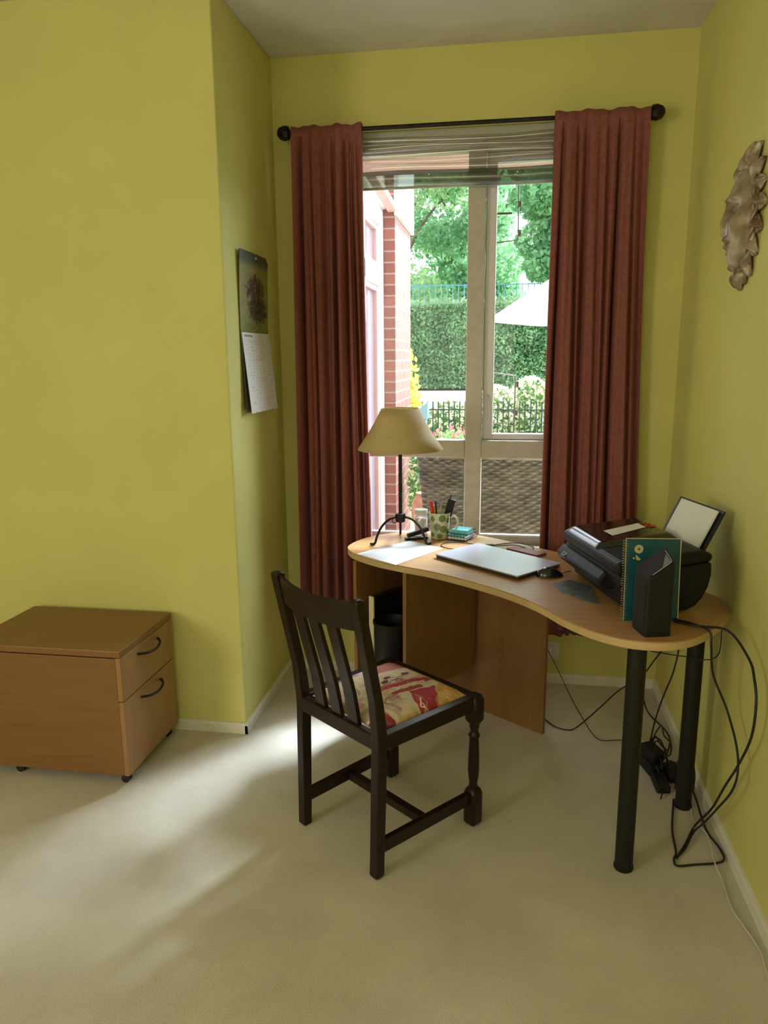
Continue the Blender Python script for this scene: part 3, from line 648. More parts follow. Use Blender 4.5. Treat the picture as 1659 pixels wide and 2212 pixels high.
# laptop
A = Vector((-.256,2.793,0)); B = Vector((.059,2.527,0)); D = Vector((-.123,3.016,0)); e = (B-A); Lw = e.length; ang = math.atan2(e.y,e.x); Ld = (D-A).length*0.97
lt = thing('laptop', 'closed silver laptop lying in the middle of the desk', 'laptop', (A.x,A.y,DZ), ang)
def rrect(x0,y0,x1,y1,r,n=5):
    out = []
    for cx_,cy_,a0 in ((x1-r,y0+r,-PI/2),(x1-r,y1-r,0),(x0+r,y1-r,PI/2),(x0+r,y0+r,PI)):
        for k in range(n+1): a = a0+PI/2*k/n; out.append((cx_+r*math.cos(a),cy_+r*math.sin(a)))
    return out
MB().prism(rrect(0.003,0.003,Lw-.003,Ld-.003,.008), .002, .012).build('base', M['darksilver'], lt, bevel=0.002)
MB().prism(rrect(0,0,Lw,Ld,.009), .0125, .0175).build('lid', M['silver'], lt, bevel=0.0012)
for x in (.04,Lw-.04):
    for y in (.03,Ld-.03): MB().lathe([(.008,0),(.008,.002)],(x,y,0),12).build('foot', M['rubber'], lt)
flat('address_book', 'thin maroon book lying behind the laptop near the right curtain', 'book', [(.138,2.845),(.176,2.888),(.060,2.986),(.020,2.945)], DZ+.0002, .010, M['pinkpad'], bev=.0015)
# mouse
ms = thing('computer_mouse', 'small black mouse beside the laptop', 'mouse', (.172,2.600,DZ), math.radians(8))
def mousefn(u, v):
    a = 2*PI*u; t_ = v*PI/2; x = .048*math.cos(a)*math.cos(t_)*(1+.0*v); y = .027*math.sin(a)*math.cos(t_)*(1-.12*math.cos(a)); z = .002+.030*math.sin(t_)*(1-.25*math.cos(a)*math.cos(t_))
    return (x,y,z)
MB().grid(mousefn, 33, 12).build('shell', M['gloss'], ms, smooth=True)
MB().prism([(.0475*math.cos(q),.0265*math.sin(q)*(1-.12*math.cos(q))) for q in [2*PI*k/32 for k in range(32)]], 0.0, .003).build('underside', M['black'], ms)
MB().tube([(.046,.002,.010),(.056,.018,.008),(.066,.030,.007),(.082,.038,.008)], 0.0016, n=6).build('cord', M['cable'], ms, smooth=True)
# mug
mg = thing('mug', 'pale mug with green dots used as a pen pot behind the laptop', 'mug', (-.263,3.115,DZ))
MB().lathe([(0.0,0.0008),(0.032,0.0008),(0.036,0.003),(0.038,0.010),(0.0455,.112),(0.047,.1155),(0.0435,.1155),(0.042,.110),(0.035,.012),(0.0,.010)], n=48, cap=False).build('cup', M['mug'], mg, smooth=True)
MB().tube([(.042,.004,.092),(.062,.006,.096),(.076,.007,.078),(.074,.007,.052),(.058,.006,.032),(.038,.004,.030)], 0.0048, seg=6, n=10).build('handle', M['mug'], mg, smooth=True)
def dot(az, z, r):
    def fn(u, v):
        q = 2*PI*u; rr = v*r; zz = z+rr*math.sin(q); R_ = .038+(.0455-.038)*(zz-.01)/.102+.0006; aa = az+rr*math.cos(q)/R_
        return (R_*math.cos(aa), R_*math.sin(aa), zz)
    MB().grid(fn, 21, 4).build('green_dot', M['mugdot'], mg, smooth=True)
for az, z, r in ((-2.25,.092,.012),(-1.25,.095,.016),(-1.75,.058,.016),(-1.1,.048,.016),(-1.45,.018,.012),(-2.35,.022,.010),(-.55,.085,.012),(-.45,.035,.012)): dot(az, z, r)
# things standing in the mug
def stick(name, label, cat, p0, p1, r, m, capm=None):
    t = thing(name, label, cat, p0); d = Vector(p1)-Vector(p0)
    MB().tube([(0,0,0), tuple(d*.80)], r, smooth=False, n=12).build('barrel', m, t, smooth=True)
    MB().tube([tuple(d*.80), tuple(d*.985), tuple(d)], r, smooth=False, n=12, rad=lambda q: r*1.12 if q < .9 else r*.6).build('cap', capm or m, t, smooth=True)
z0 = DZ+.011
stick('marker_pen', 'thick red marker standing in the dotted mug', 'pen', (-.280,3.105,z0), (-.301,3.098,.902), .0075, M['red'])
stick('ballpoint_pen', 'black pen standing in the dotted mug beside the red marker', 'pen', (-.268,3.095,z0), (-.280,3.095,.902), .0035, M['black'])
stick('highlighter', 'short yellow pen between the red and the black one in the mug', 'pen', (-.275,3.12,z0), (-.290,3.110,.880), .005, M['yellow'])
ca = thing('calculator', 'grey-green pocket calculator standing in the dotted mug', 'calculator', (-.254,3.112,z0+.004))
R_ = Matrix.Rotation(math.radians(-12),3,'X') @ Matrix.Rotation(math.radians(8),3,'Y') @ Matrix.Rotation(math.radians(2),3,'Z')
MB().box(R_@Vector((0,0,.074)),(0.050,0.007,.146),mtx=R_).build('body', M['calc'], ca, bevel=0.002)
MB().box(R_@Vector((0,-.0042,.120)),(0.036,0.001,.014),mtx=R_).build('display', M['darkmark'], ca)
MB().box(R_@Vector((0,-.0042,.136)),(0.030,0.0008,.004),mtx=R_).build('marking', M['darkmark'], ca)
hp = thing('cordless_phone', 'black phone handset standing behind the calculator in the mug', 'phone', (-.250,3.128,z0+.006))
R_ = Matrix.Rotation(math.radians(4),3,'X') @ Matrix.Rotation(math.radians(14),3,'Y')
MB().box(R_@Vector((0,0,.080)),(0.034,0.014,.160),mtx=R_).build('handset', M['black'], hp, bevel=0.004)
MB().tube([tuple(R_@Vector((-.008,0,.158))),tuple(R_@Vector((-.008,0,.178)))], .003, smooth=False).build('antenna', M['black'], hp, smooth=True)
# jar
jr = thing('glass_jar', 'clear glass jar with a white lid by the window, left of the mug', 'jar', (-.352,3.188,DZ))
MB().lathe([(0.0,0.001),(0.026,0.001),(0.029,0.006),(0.030,0.078),(0.025,0.088),(0.0245,.096)], n=32, cap=False).build('vessel', M['jar'], jr, smooth=True)
MB().lathe([(0.0285,.090),(0.030,.092),(0.030,.108),(0.028,.111)], n=32).build('lid', M['whiteplastic'], jr, smooth=True)
MB().lathe([(0.026,.004),(0.027,.07)], n=24).build('contents', M['paper'], jr, smooth=True)
# stapler
st = thing('stapler', 'small black stapler lying between the lamp and the dotted mug', 'stapler', (-.360,3.085,DZ), math.radians(25))
MB().box((0,0,.0045),(.10,.026,.008)).build('base', M['black'], st, bevel=.002)
MB().box((.006,0,.030),(.098,.022,.018),mtx=Matrix.Rotation(math.radians(-14),3,'Y')).build('arm', M['black'], st, bevel=.005)
MB().box((.036,0,.0145),(.024,.016,.014)).build('spring_plate', M['whiteplastic'], st)
tag(MB().box((0,0,.004),(.06,.03,.0075)).build('eraser', M['whiteplastic'], None, bevel=.002, loc=(-.350,3.125,DZ)), 'white eraser lying behind the stapler by the jar', 'eraser')
# wire tray with note pads
P4 = [(-.236,3.086),(-.200,3.200),(-.107,3.172),(-.140,3.050)]
tr = thing('wire_tray', 'small black wire tray holding note pads behind the laptop', 'tray', (-.171,3.127,DZ), math.atan2(-.036,.096))
wv, dv = .050, .056
for z in (.003,.018,.032): MB().tube([(-wv,-dv,z),(wv,-dv,z),(wv,dv,z),(-wv,dv,z)], .0012, smooth=False, n=6, closed=True).build('rim_wire', M['iron'], tr)
b = MB()
for k in range(8):
    q = -wv+2*wv*k/7; b.tube([(q,-dv,.032),(q,-dv,.003),(q,dv,.003),(q,dv,.032)], .0009, smooth=False, n=5)
for k in range(8):
    q = -dv+2*dv*k/7; b.tube([(-wv,q,.032),(-wv,q,.003),(wv,q,.003),(wv,q,.032)], .0009, smooth=False, n=5)
b.build('mesh_wires', M['iron'], tr)
ra = math.atan2(-.036,.096)
tag(MB().box((0,0,.0065),(.084,.094,.013)).build('note_pad', M['warmpaper'], None, bevel=.001, loc=(-.171,3.125,DZ+.0045)), 'cream note pad at the bottom of the wire tray', 'note pad').rotation_euler=(0,0,ra)
tag(MB().box((0,0,.003),(.078,.088,.006)).build('note_pad', M['turq'], None, bevel=.001, loc=(-.173,3.124,DZ+.0180)), 'thin pale blue note pad just above the cream one in the wire tray', 'note pad').rotation_euler=(0,0,ra-.06)
tag(MB().box((0,0,.009),(.072,.072,.018)).build('note_pad', M['turq'], None, bevel=.001, loc=(-.168,3.130,DZ+.0245)), 'thick turquoise note block topmost on the wire tray', 'note pad').rotation_euler=(0,0,ra+.08)
def cord(name, label, P, r, m=None, cat='cable', group=None):
    c = Vector(P[0]); o = MB().tube([tuple(Vector(p)-c) for p in P], r, seg=5, n=8).build(name, m or M['cable'], None, smooth=True, loc=tuple(c)); return tag(o, label, cat, group)
zc = DZ+.003
uc = thing('usb_cable', 'black cable with a small connector coiled between note pads and laptop', 'cable', (-.05,2.99,zc))
MB().tube([(x+.05,y-2.99,z) for x,y,z in [(-.150,2.92,0),(-.212,2.935,0),(-.244,2.975,0),(-.236,3.020,0),(-.190,3.040,0),(-.136,3.030,0),(-.081,2.998,0),(-.043,2.987,.004),(.032,3.030,.006),(.092,3.034,.004),(.128,3.000,0),(.118,2.952,0),(.060,2.965,.014),(-.027,2.980,.004),(-.047,3.002,0),(.004,3.040,0),(.042,3.062,0)]], .0018, seg=6, n=6).build('cord', M['cable'], uc, smooth=True)
MB().box((.002,.003,.004),(.034,.014,.009),rz=math.radians(15)).build('connector', M['black'], uc, bevel=.002)

# ---------------------------------------------------------------- printer
PO = (.247,2.637); PA = math.atan2(-.96,.28)
pr = thing('printer', 'black all-in-one printer with paper in its rear tray, on the desk', 'printer', (PO[0],PO[1],DZ), PA)
# local x runs along the front (away to near), local y runs back towards the wall
def side_body(x0, x1, prof, nm, m, bev=.008, nseg=3):
    n = len(prof); vs = [(x0,y,z) for y,z in prof]+[(x1,y,z) for y,z in prof]
    b = MB(); b.add(vs, [tuple(range(n)), tuple(range(2*n-1,n-1,-1))]+[(i,n+i,n+(i+1)%n,(i+1)%n) for i in range(n)]); return b.build(nm, m, pr, bevel=bev, seg=nseg)
W0, W1 = -0.005, 0.445
side_body(W0, W1, [(0.015,0.004),(0.195,0.004),(0.225,.018),(0.246,.042),(0.262,.075),(0.270,.115),(0.268,.156),(-.022,.122),(-.022,.095),(0.005,.055)], 'body', M['blackmatt'], .012)
side_body(W0-.008, W1*.80, [(0.030,.060),(0.03,.116),(-.030,.112),(-.052,.085),(-.040,.060),(-.020,.052)], 'control_panel', M['blackmatt'], .008)
side_body(W0, W1, [(-.030,.124),(0.265,.157),(0.268,.180),(0.225,.192),(-.015,.168),(-.034,.160)], 'scanner', M['blackmatt'], .009)
def lid(u, v):
    x = W0+.012+(.275)*u; y = -.026+.270*v; e = (min(1,min(u,1-u)*12)*min(1,min(v,1-v)*12))**.5
    return (x, y, .165+.024*v+.018*e)
MB().grid(lid, 40, 40).build('lid', M['gloss'], pr, smooth=True)
b = MB()
def lid_at(x, y, dz=.0012): u = (x-W0-.012)/.275; v = (y+.026)/.270; p = lid(u,v); return (p[0],p[1],p[2]+dz)
MB().add([lid_at(.145,.050),(lid_at(.215,.052)),lid_at(.165,.190),lid_at(.105,.190)], [(0,1,2,3)]).build('paper_label', M['warmpaper'], pr)
b = MB()
for k in range(30):
    a = rs.random()*6.28; r_ = rs.random()**.5; x, y = .140+.036*r_*math.cos(a), .212+.022*r_*math.sin(a); a2 = rs.random()*6.28
    p = lid_at(x,y,.0016); q = (.007*math.cos(a2), .004*math.sin(a2)); b.add([(p[0]-q[0],p[1]-q[1],p[2]),(p[0]+q[1],p[1]-q[0],p[2]),(p[0]+q[0],p[1]+q[1],p[2]),(p[0]-q[1],p[1]+q[0],p[2])], [(0,1,2,3)])
b.build('red_emblem', M['red'], pr)
b = MB()
for (x,z,w_,h_) in ((.044,.092,.004,.018),(.052,.096,.010,.004),(.052,.088,.010,.004),(.062,.092,.003,.016),(.069,.095,.008,.008),(.069,.083,.008,.003),(.036,.087,.005,.008)):
    b.box((x,-.0515+(.085-z)*-.6,z),(w_,.001,h_),mtx=Matrix.Rotation(math.radians(-35),3,'X'))
b.build('panel_symbol', M['greymark'], pr)
# rear tray with paper
Rt = Matrix.Rotation(math.radians(-26),3,'X')
MB().box(Vector((.253,.262,.162))+Rt@Vector((0,.004,.075)),(.268,.006,.150),mtx=Rt).build('rear_tray', M['black'], pr, bevel=.003)
MB().box(Vector((.260,.254,.165))+Rt@Vector((0,.002,.072)),(.215,.006,.144),mtx=Rt).build('paper_stack', M['warmpaper'], pr)
flat('output_tray', 'thin grey translucent-looking output tray in front of the printer', 'mat', [(.171,2.505),(.200,2.415),(.255,2.345),(.312,2.300),(.300,2.50),(.240,2.56)], DZ+.0002, .0025, vary(mat('grey_tray_plastic', (0,0,0,1), .35), (.07,.085,.095,1), (.16,.18,.19,1), 30), bev=.001)  # separate slab for the printer's paper output tray

# spiral notebook
nb = thing('spiral_notebook', 'teal spiral notebook with a round gold emblem, leaning on the printer', 'notebook', (.431,2.172,DZ), math.radians(5))
Rn = Matrix.Rotation(math.radians(-5),3,'X')
def nbx(x,y,z): return Rn@Vector((x,y,z))
MB().box(nbx(.0085,.006,.1225),(.156,.0085,.245),mtx=Rn).build('pages', M['cream'], nb)
MB().box(nbx(.007,.0012,.122),(.153,.0012,.244),mtx=Rn).build('cover', M['teal'], nb)
MB().box(nbx(.007,.0112,.122),(.153,.0012,.244),mtx=Rn).build('cover', M['teal'], nb)
b = MB()
for k in range(32):
    z = .008+k*.0074; b.tube([tuple(nbx(-.068+.009*math.cos(q)*1.0-.001, .006+.010*math.sin(q), z)) for q in [2*PI*j/9 for j in range(9)]], .0009, smooth=False, n=5, closed=True)
b.build('spiral_binding', M['wire'], nb)
em = MB(); 
em.add([tuple(nbx(-.034+.0125*math.cos(q), .0002, .214+.0125*math.sin(q))) for q in [-2*PI*k/32 for k in range(32)]], [tuple(range(32))])
emo = em.build('emblem', M['gold'], nb)
b = MB()
for k in range(8):
    q = PI*k/8; b.bar(tuple(nbx(-.034-.005*math.cos(q), -.0006, .214-.005*math.sin(q))), tuple(nbx(-.034+.005*math.cos(q), -.0006, .214+.005*math.sin(q))), .0008, .0006)
b.tube([tuple(nbx(-.034+.0092*math.cos(q), -.0002, .214+.0092*math.sin(q))) for q in [2*PI*k/24 for k in range(24)]], .0004, smooth=False, n=4, closed=True)
b.build('emblem_lines', M['darkmark'], emo)
b = MB()
for k in range(9): a=rs.random()*6.28; b.box(nbx(-.044+.005*math.cos(a)+.012*(k/9), -.0004, .190+.005*math.sin(a)-.006*(k/9)),(.006,.0012,.0035),mtx=Rn@Matrix.Rotation(a,3,'Y'))
b.build('gold_print', M['gold'], nb)

# speaker
sp = thing('desk_speaker', 'dark grey slant-topped speaker standing at the front corner of the desk', 'speaker', (.397,2.034,DZ), 0)
fp = [(0,0),(.074,.019),(.062,.098),(-.022,.088)]
rp = []
for i, p in enumerate(fp):   # round the corners
    a, c_ = Vector(fp[i-1]), Vector(fp[(i+1)%4]); pv = Vector(p); r_ = .010
    p1 = pv+(a-pv).normalized()*r_; p2 = pv+(c_-pv).normalized()*r_
    for t_ in (0,.33,.66,1): rp.append(tuple(p1*(1-t_)**2+pv*2*t_*(1-t_)+p2*t_*t_))
def topz(x, y): return .150+.055*max(0,min(1,(x+.02)/.09))*1.0+.035*y/.09
MB().prism(rp, 0, .2, [topz(*p) for p in rp]).build('cabinet', M['blackmatt'], sp, bevel=.006, seg=3)
cen = sum((Vector(p) for p in rp), Vector((0,0)))/len(rp)
ins = [Vector(p)*.80+cen*.20 for p in rp]
MB().add([(p.x,p.y,topz(p.x,p.y)+.0012) for p in ins], [tuple(range(len(ins)))]).build('top_panel', M['black'], sp)
b = MB(); loop = [(p.x,p.y,topz(p.x,p.y)+.0016) for p in ins[3:9]]; b.tube(loop, .0009, smooth=False, n=5); b.build('glint_outline', M['silver'], sp)  # pale line painted round the reflection on the top face
MB().add([(p[0],p[1],topz(p[0],p[1])+.0019) for p in [(.040,.022),(.062,.028),(.055,.068)]], [(0,1,2)]).build('painted_glint', M['glint'], sp)  # triangle coloured as a reflection, not a part of the speaker

# ---------------------------------------------------------------- cables
cord('power_cable', 'thick black cable from behind the speaker looping down the right wall', [(.500,2.160,.742),(.56,2.12,.745),(.64,2.12,.735),(.672,2.03,.69),(.672,1.975,.655),(.672,1.945,.60),(.672,1.955,.50),(.668,2.02,.38),(.66,2.09,.27),(.65,2.16,.15),(.631,2.248,.03),(.590,2.18,.012),(.548,2.110,.006)], .0036)
cord('power_cable', 'black cable draped over the desk edge by the rear leg and down to the floor', [(.50,2.185,.742),(.55,2.14,.744),(.583,2.095,.740),(.588,2.085,.70),(.61,2.12,.60),(.66,2.14,.49),(.67,2.06,.42),(.668,2.02,.36),(.66,2.03,.29),(.648,2.10,.19),(.64,2.19,.08),(.625,2.231,.02),(.585,2.16,.010),(.553,2.118,.006)], .0033)
cord('power_cable', 'black cable lying in a triangle on the carpet near the right baseboard', [(.606,2.43,.006),(.566,2.259,.006),(.553,2.141,.006),(.540,2.107,.006),(.542,2.075,.006),(.594,2.087,.006),(.680,2.112,.008),(.690,2.174,.006),(.674,2.251,.006),(.674,2.325,.006),(.682,2.44,.006),(.684,2.53,.006)], .0034)
cord('power_cable', 'black cable curling out beside the foot of the rear desk leg', [(.640,2.60,.02),(.670,2.60,.09),(.684,2.56,.11),(.686,2.50,.07),(.675,2.46,.02)], .003)
cord('power_cable', 'black cable running level under the worktop beside the wooden panel', [(.205,2.86,.52),(.22,2.85,.452),(.245,2.82,.452),(.30,2.80,.452),(.39,2.76,.455),(.46,2.75,.455),(.50,2.70,.50),(.52,2.60,.70)], .003)
cord('thin_cable', 'thin dark wire hanging from the wall socket down to the carpet', [(.222,3.322,.175),(.232,3.29,.16),(.250,3.28,.13),(.283,3.26,.070),(.320,3.209,.006),(.352,3.012,.005),(.397,2.821,.005),(.477,2.821,.005),(.566,2.827,.005)], .0017)
cord('power_cable', 'black cable rising from the carpet behind the front desk leg to the worktop', [(.12,3.06,.006),(.201,2.949,.006),(.239,2.894,.006),(.293,2.874,.006),(.335,2.908,.012),(.404,2.800,.156),(.445,2.700,.268),(.525,2.700,.334),(.55,2.62,.43),(.584,2.58,.53),(.58,2.50,.70)], .0028)
cord('power_cable', 'black cable dropping from the worktop onto the heap of adapters', [(.60,2.52,.70),(.625,2.59,.52),(.614,2.60,.402),(.590,2.62,.294),(.575,2.64,.202),(.568,2.67,.10),(.565,2.69,.03)], .0032)
cord('power_cable', 'dark cable on the carpet behind the adapters by the right wall', [(.571,2.900,.179),(.60,2.95,.09),(.642,3.034,.010),(.675,2.939,.006),(.680,2.854,.006),(.655,2.76,.006)], .0032)
cord('thin_cable', 'thin dark wire looped between the two desk legs under the worktop', [(.41,2.30,.70),(.458,2.350,.585),(.531,2.365,.560),(.585,2.36,.556),(.646,2.350,.552),(.677,2.350,.562),(.690,2.350,.594),(.684,2.340,.70)], .0018)
cord('white_cable', 'thin white cable trailing along the right baseboard', [(.684,2.531,.005),(.660,2.44,.005),(.645,2.321,.005),(.655,2.273,.011),(.668,2.227,.009),(.654,2.092,.012),(.658,2.031,.005),(.652,1.918,.005),(.661,1.867,.005),(.679,1.772,.005),(.674,1.697,.005),(.678,1.603,.005),(.68,1.45,.005)], .0024, M['whitecable'])
# extension lead, adapters
el = thing('extension_block', 'cream multi-socket extension block on the carpet behind the desk legs', 'extension block', (.560,2.715,0), math.radians(-68))
MB().box((0,0,.018),(.22,.055,.034)).build('body', M['whiteplastic'], el, bevel=.004)
for k in range(3): 
    b = MB()
    for dx, dy, w_, h_ in ((0,.010,.004,.008),(-.010,-.006,.008,.004),(.010,-.006,.008,.004)): b.box((-.07+k*.07+dx,dy,.0354),(w_,h_,.001))
    b.build('socket_holes', M['darkmark'], el)
def adapter(x, y, z, rz, s, label, tilt=0):
    t = thing('power_adapter', label, 'power adapter', (x,y,z), rz)
    R0 = Matrix.Rotation(tilt,3,'X')
    MB().box(R0@Vector((0,0,s[2]/2)), s, mtx=R0).build('block', M['blackmatt'], t, bevel=.006)
    MB().tube([(0,s[1]/2-.004,s[2]*.5),(0.005,s[1]/2+.02,s[2]*.5),(.02,s[1]/2+.05,.008),(.045,s[1]/2+.03,.006)], .0025, n=6).build('lead', M['cable'], t, smooth=True)
    MB().tube([(0,-s[1]/2+.004,s[2]*.5),(-.01,-s[1]/2-.02,s[2]*.6),(-.02,-s[1]/2-.04,.006)], .0025, n=6).build('lead', M['cable'], t, smooth=True)
adapter(.568,2.625,.0,.25,(.060,.10,.045),'tall black adapter nearest the front desk leg in the heap')
adapter(.635,2.585,.0,.1,(.055,.095,.035),'flat black adapter between the rear desk leg and the wall')
adapter(.567,2.63,.046,.5,(.05,.08,.045),'black plug adapter lying on top of the heap behind the desk legs', .1)
adapter(.578,2.515,.0,.05,(.048,.10,.030),'long black adapter at the near end of the heap')
hc = thing('coiled_cable', 'tangle of black flex looped on the carpet beside the extension block', 'cable', (.598,2.66,.0))
rs = random.Random(5)
for q in range(4):
    P_ = []
    for k in range(9):
        a = 2*PI*k/9; P_.append((.006*q-.01+.028*math.cos(a)+rs.uniform(-.006,.006), .02*q-.05+.065*math.sin(a)+rs.uniform(-.01,.01), .008+.05*rs.random()+.012*q+.035*max(0,math.sin(a))))
    MB().tube(P_, .003, seg=4, n=6, closed=True).build('loop', M['cable'], hc, smooth=True)
so = thing('wall_socket', 'white double wall socket low on the back wall under the desk', 'wall socket', (.205,YB,.115))
MB().box((0,-.005,.043),(.146,.010,.086)).build('plate', M['whiteplastic'], so, bevel=.002)
MB().box((.018,-.022,.05),(.05,.026,.05)).build('plug', M['whiteplastic'], so, bevel=.004)

# ================================================================ outside
struct(MB().box((0,12,-.25),(60,16.8,.1)).build('ground', M['lawn']))
struct(MB().box((0,20.1,1.0),(40,9.9,2.4)).build('ground_bank', M['lawn']))
struct(MB().box((-.5,5.3,-.145),(9,3.4,.11)).build('terrace_floor', M['paving']))
# the wing of the building on the left
wg = bpy.data.objects.new('building_wing', None); COL.objects.link(wg); tag(wg, 'red brick wing of the building with tall white-framed window, outside left', 'building'); wg.location = (-.87,5.4,-.1)
def L(x,y,z): return (x+.87, y-5.4, z+.1)
MB().box(L(-.90,5.83,1.35),(.235,.86,2.9)).build('brick_pier', M['brick'], wg)
MB().box(L(-1.02,6.3,1.35),(.2,.12,2.9)).build('brick_wall', M['brick'], wg)
wf = MB()
for y0,y1,z0,z1 in ((5.26,5.398,-.08,2.50),(3.95,5.26,2.38,2.50),(3.95,5.26,1.98,2.10),(3.95,5.26,-.08,.10),(4.62,4.70,-.08,2.38),(3.87,3.95,-.08,2.50)): wf.box(L(-.90,(y0+y1)/2,(z0+z1)/2),(.07,y1-y0,z1-z0))
wf.build('window_frame', M['upvcw'], wg, bevel=.004)
for y0,y1 in ((3.95,4.62),(4.70,5.26)):
    for z0,z1 in ((.10,1.98),(2.10,2.38)):
        f = MB()
        f.box(L(-.905,y0+.018,(z0+z1)/2),(.04,.034,z1-z0)).box(L(-.905,y1-.018,(z0+z1)/2),(.04,.034,z1-z0)).box(L(-.905,(y0+y1)/2,z0+.018),(.04,y1-y0-.07,.034)).box(L(-.905,(y0+y1)/2,z1-.018),(.04,y1-y0-.07,.034))
        fo = f.build('casement', M['pinkwood'], wg)
        MB().box(L(-.912,(y0+y1)/2,(z0+z1)/2),(.006,y1-y0-.07,z1-z0-.07)).build('pane', M['winglass'], fo)
MB().box(L(-1.2,4.6,1.2),(.5,1.5,2.6)).build('room_behind', M['render'], wg)
MB().box(L(-.93,4.6,2.68),(.16,1.6,.36)).build('fascia', M['render'], wg)
MB().bar(L(-.80,4.3,2.56),L(-.80,5.42,2.50),.06,.04).build('gutter', M['pinkwood'], wg)
MB().box(L(-.772,5.84,2.72),(.03,.90,.52)).build('soffit_board', M['upvcw'], wg)
bal = MB().box((0,0,0),(2.84,.56,.05)).build('balcony_soffit', M['pinkwood'], None, loc=(.585,3.93,2.475)); tag(bal, 'pale pink boarded canopy over the outside of the window', 'canopy')
# wicker chair
wc = thing('wicker_armchair', 'brown wicker armchair with its back to the window outside', 'chair', (-.02,4.30,-.09))
def weave(u, v):
    z = .10+.925*v; fl = .47-.12*(1-v)**1.2; 
    x = -fl+2*fl*u; row = z/.0165; col_ = x/.034; ri = math.floor(row); fz = row-ri
    h = .015*math.sin(PI*(col_+ri))*math.sin(PI*fz)**.5+.005*math.sin(PI*fz)
    zz = z-.012*(1-abs(2*u-1)**3)*0+ (0.008*math.sin(u*60) if v > .985 else 0)
    return (x+.002*math.sin(z*150), -.10-h+.06*(2*u-1)**2-.03*(1-v), zz)
MB().grid(weave, 230, 340).build('back', M['wicker'], wc, smooth=False, solid=0.0)
MB().tube([(-.47,-.035,1.025),(-.2,-.09,1.03),(0,-.098,1.032),(.2,-.09,1.03),(.47,-.035,1.025)], .014, n=8).build('top_rim', M['wicker'], wc, smooth=True)
MB().box((0,.22,.36),(.66,.56,.08)).build('seat', M['wicker'], wc, bevel=.02)
for s in (-1,1):
    MB().box((s*.37,.22,.42),(.07,.58,.42)).build('arm', M['wicker'], wc, bevel=.02)
    for y in (-.03,.46): MB().box((s*.33,y,.15),(.045,.045,.30)).build('leg', M['wicker'], wc)
# terracotta finial and pink post, potted flowers
ur = tag(MB().lathe([(.05,0),(.06,.02),(.045,.05),(.03,.12),(.035,.28),(.05,.34),(.04,.40),(.065,.46),(.085,.54),(.075,.62),(.05,.66),(.055,.68),(.0,.69)], n=24).build('terracotta_urn', M['terracotta'], None, smooth=True, loc=(-.535,5.0,-.09)), 'slender terracotta urn outside, left of the wicker chair', 'urn')
po = MB().bar((0,0,0),(-.06,0,.86),.045,.045).build('leaning_post', M['pinkwood'], None, loc=(-.385,5.06,-.09)); tag(po, 'pale pink post leaning beside the wicker armchair', 'post')
def plant(name, label, cat, loc, r, h, n, m, size, stem=True, m2=None, n2=0, group=None, z0f=.25):
    t = thing(name, label, cat, loc, group=group)
    p = rng.normal(size=(n,3)); p /= np.linalg.norm(p,axis=1)[:,None]; p *= (0.55+0.45*rng.random((n,1))); p = p*np.array([r,r,h*(1-z0f)/2])+np.array([0,0,h*(z0f+(1-z0f)/2)])
    leaves(p, size).build('foliage', m, t)
    if m2:
        p = rng.normal(size=(n2,3)); p /= np.linalg.norm(p,axis=1)[:,None]; p = p*np.array([r,r,h*(1-z0f)/2])*1.04+np.array([0,0,h*(z0f+(1-z0f)/2)]); leaves(p, size*1.1).build('flowers', m2, t)
    MB().tube([(0,0,0),(0,0,h*.6)], .02 if h < 2 else .12, smooth=False).build('stem', M['bark'], t)
    return t
plant('flowering_plant', 'white-flowered plant on the terrace beside the brick pier', 'plant', (-.62,5.8,-.09), .13, 1.0, 900, M['bushgreen'], .022, m2=M['creamflower'], n2=260)
plant('flowering_plant', 'red-flowered low plant in front of the railing seen above the lamp shade', 'plant', (-.50,7.2,-.2), .34, 1.02, 1400, M['bushgreen'], .030, m2=M['redflower'], n2=240)
plant('shrub', 'golden-leaved shrub behind the brick pier', 'shrub', (-1.25,8.8,-.2), .26, 2.0, 1100, M['gold_leaf'], .05)
# parasol
pa = thing('garden_parasol', 'large white garden parasol outside, seen in the right-hand pane', 'parasol', (1.42,7.2,-.2))
apex = (0,0,3.05); rim = [(1.56*math.cos(a),1.56*math.sin(a),2.055) for a in [PI*k/4 for k in range(8)]]
b = MB(); b.add([apex]+rim, [(0,1+k,1+(k+1)%8) for k in range(8)]); b.add(rim+[(x,y,z-.045) for x,y,z in rim], [(k,8+k,8+(k+1)%8,(k+1)%8) for k in range(8)]); b.build('canopy', M['canopy'], pa, solid=.004)
MB().tube([(0,0,0),(0,0,3.08)], .024, smooth=False, n=12).build('pole', M['upvcw'], pa, smooth=True)
MB().lathe([(.25,0),(.25,.06),(.04,.08)], n=24).build('foot', M['paving'], pa)
for r in rim: MB().tube([(0,0,3.03),(r[0]*.99,r[1]*.99,r[2]-.01)], .008, smooth=False, n=6).build('rib', M['upvcw'], pa)
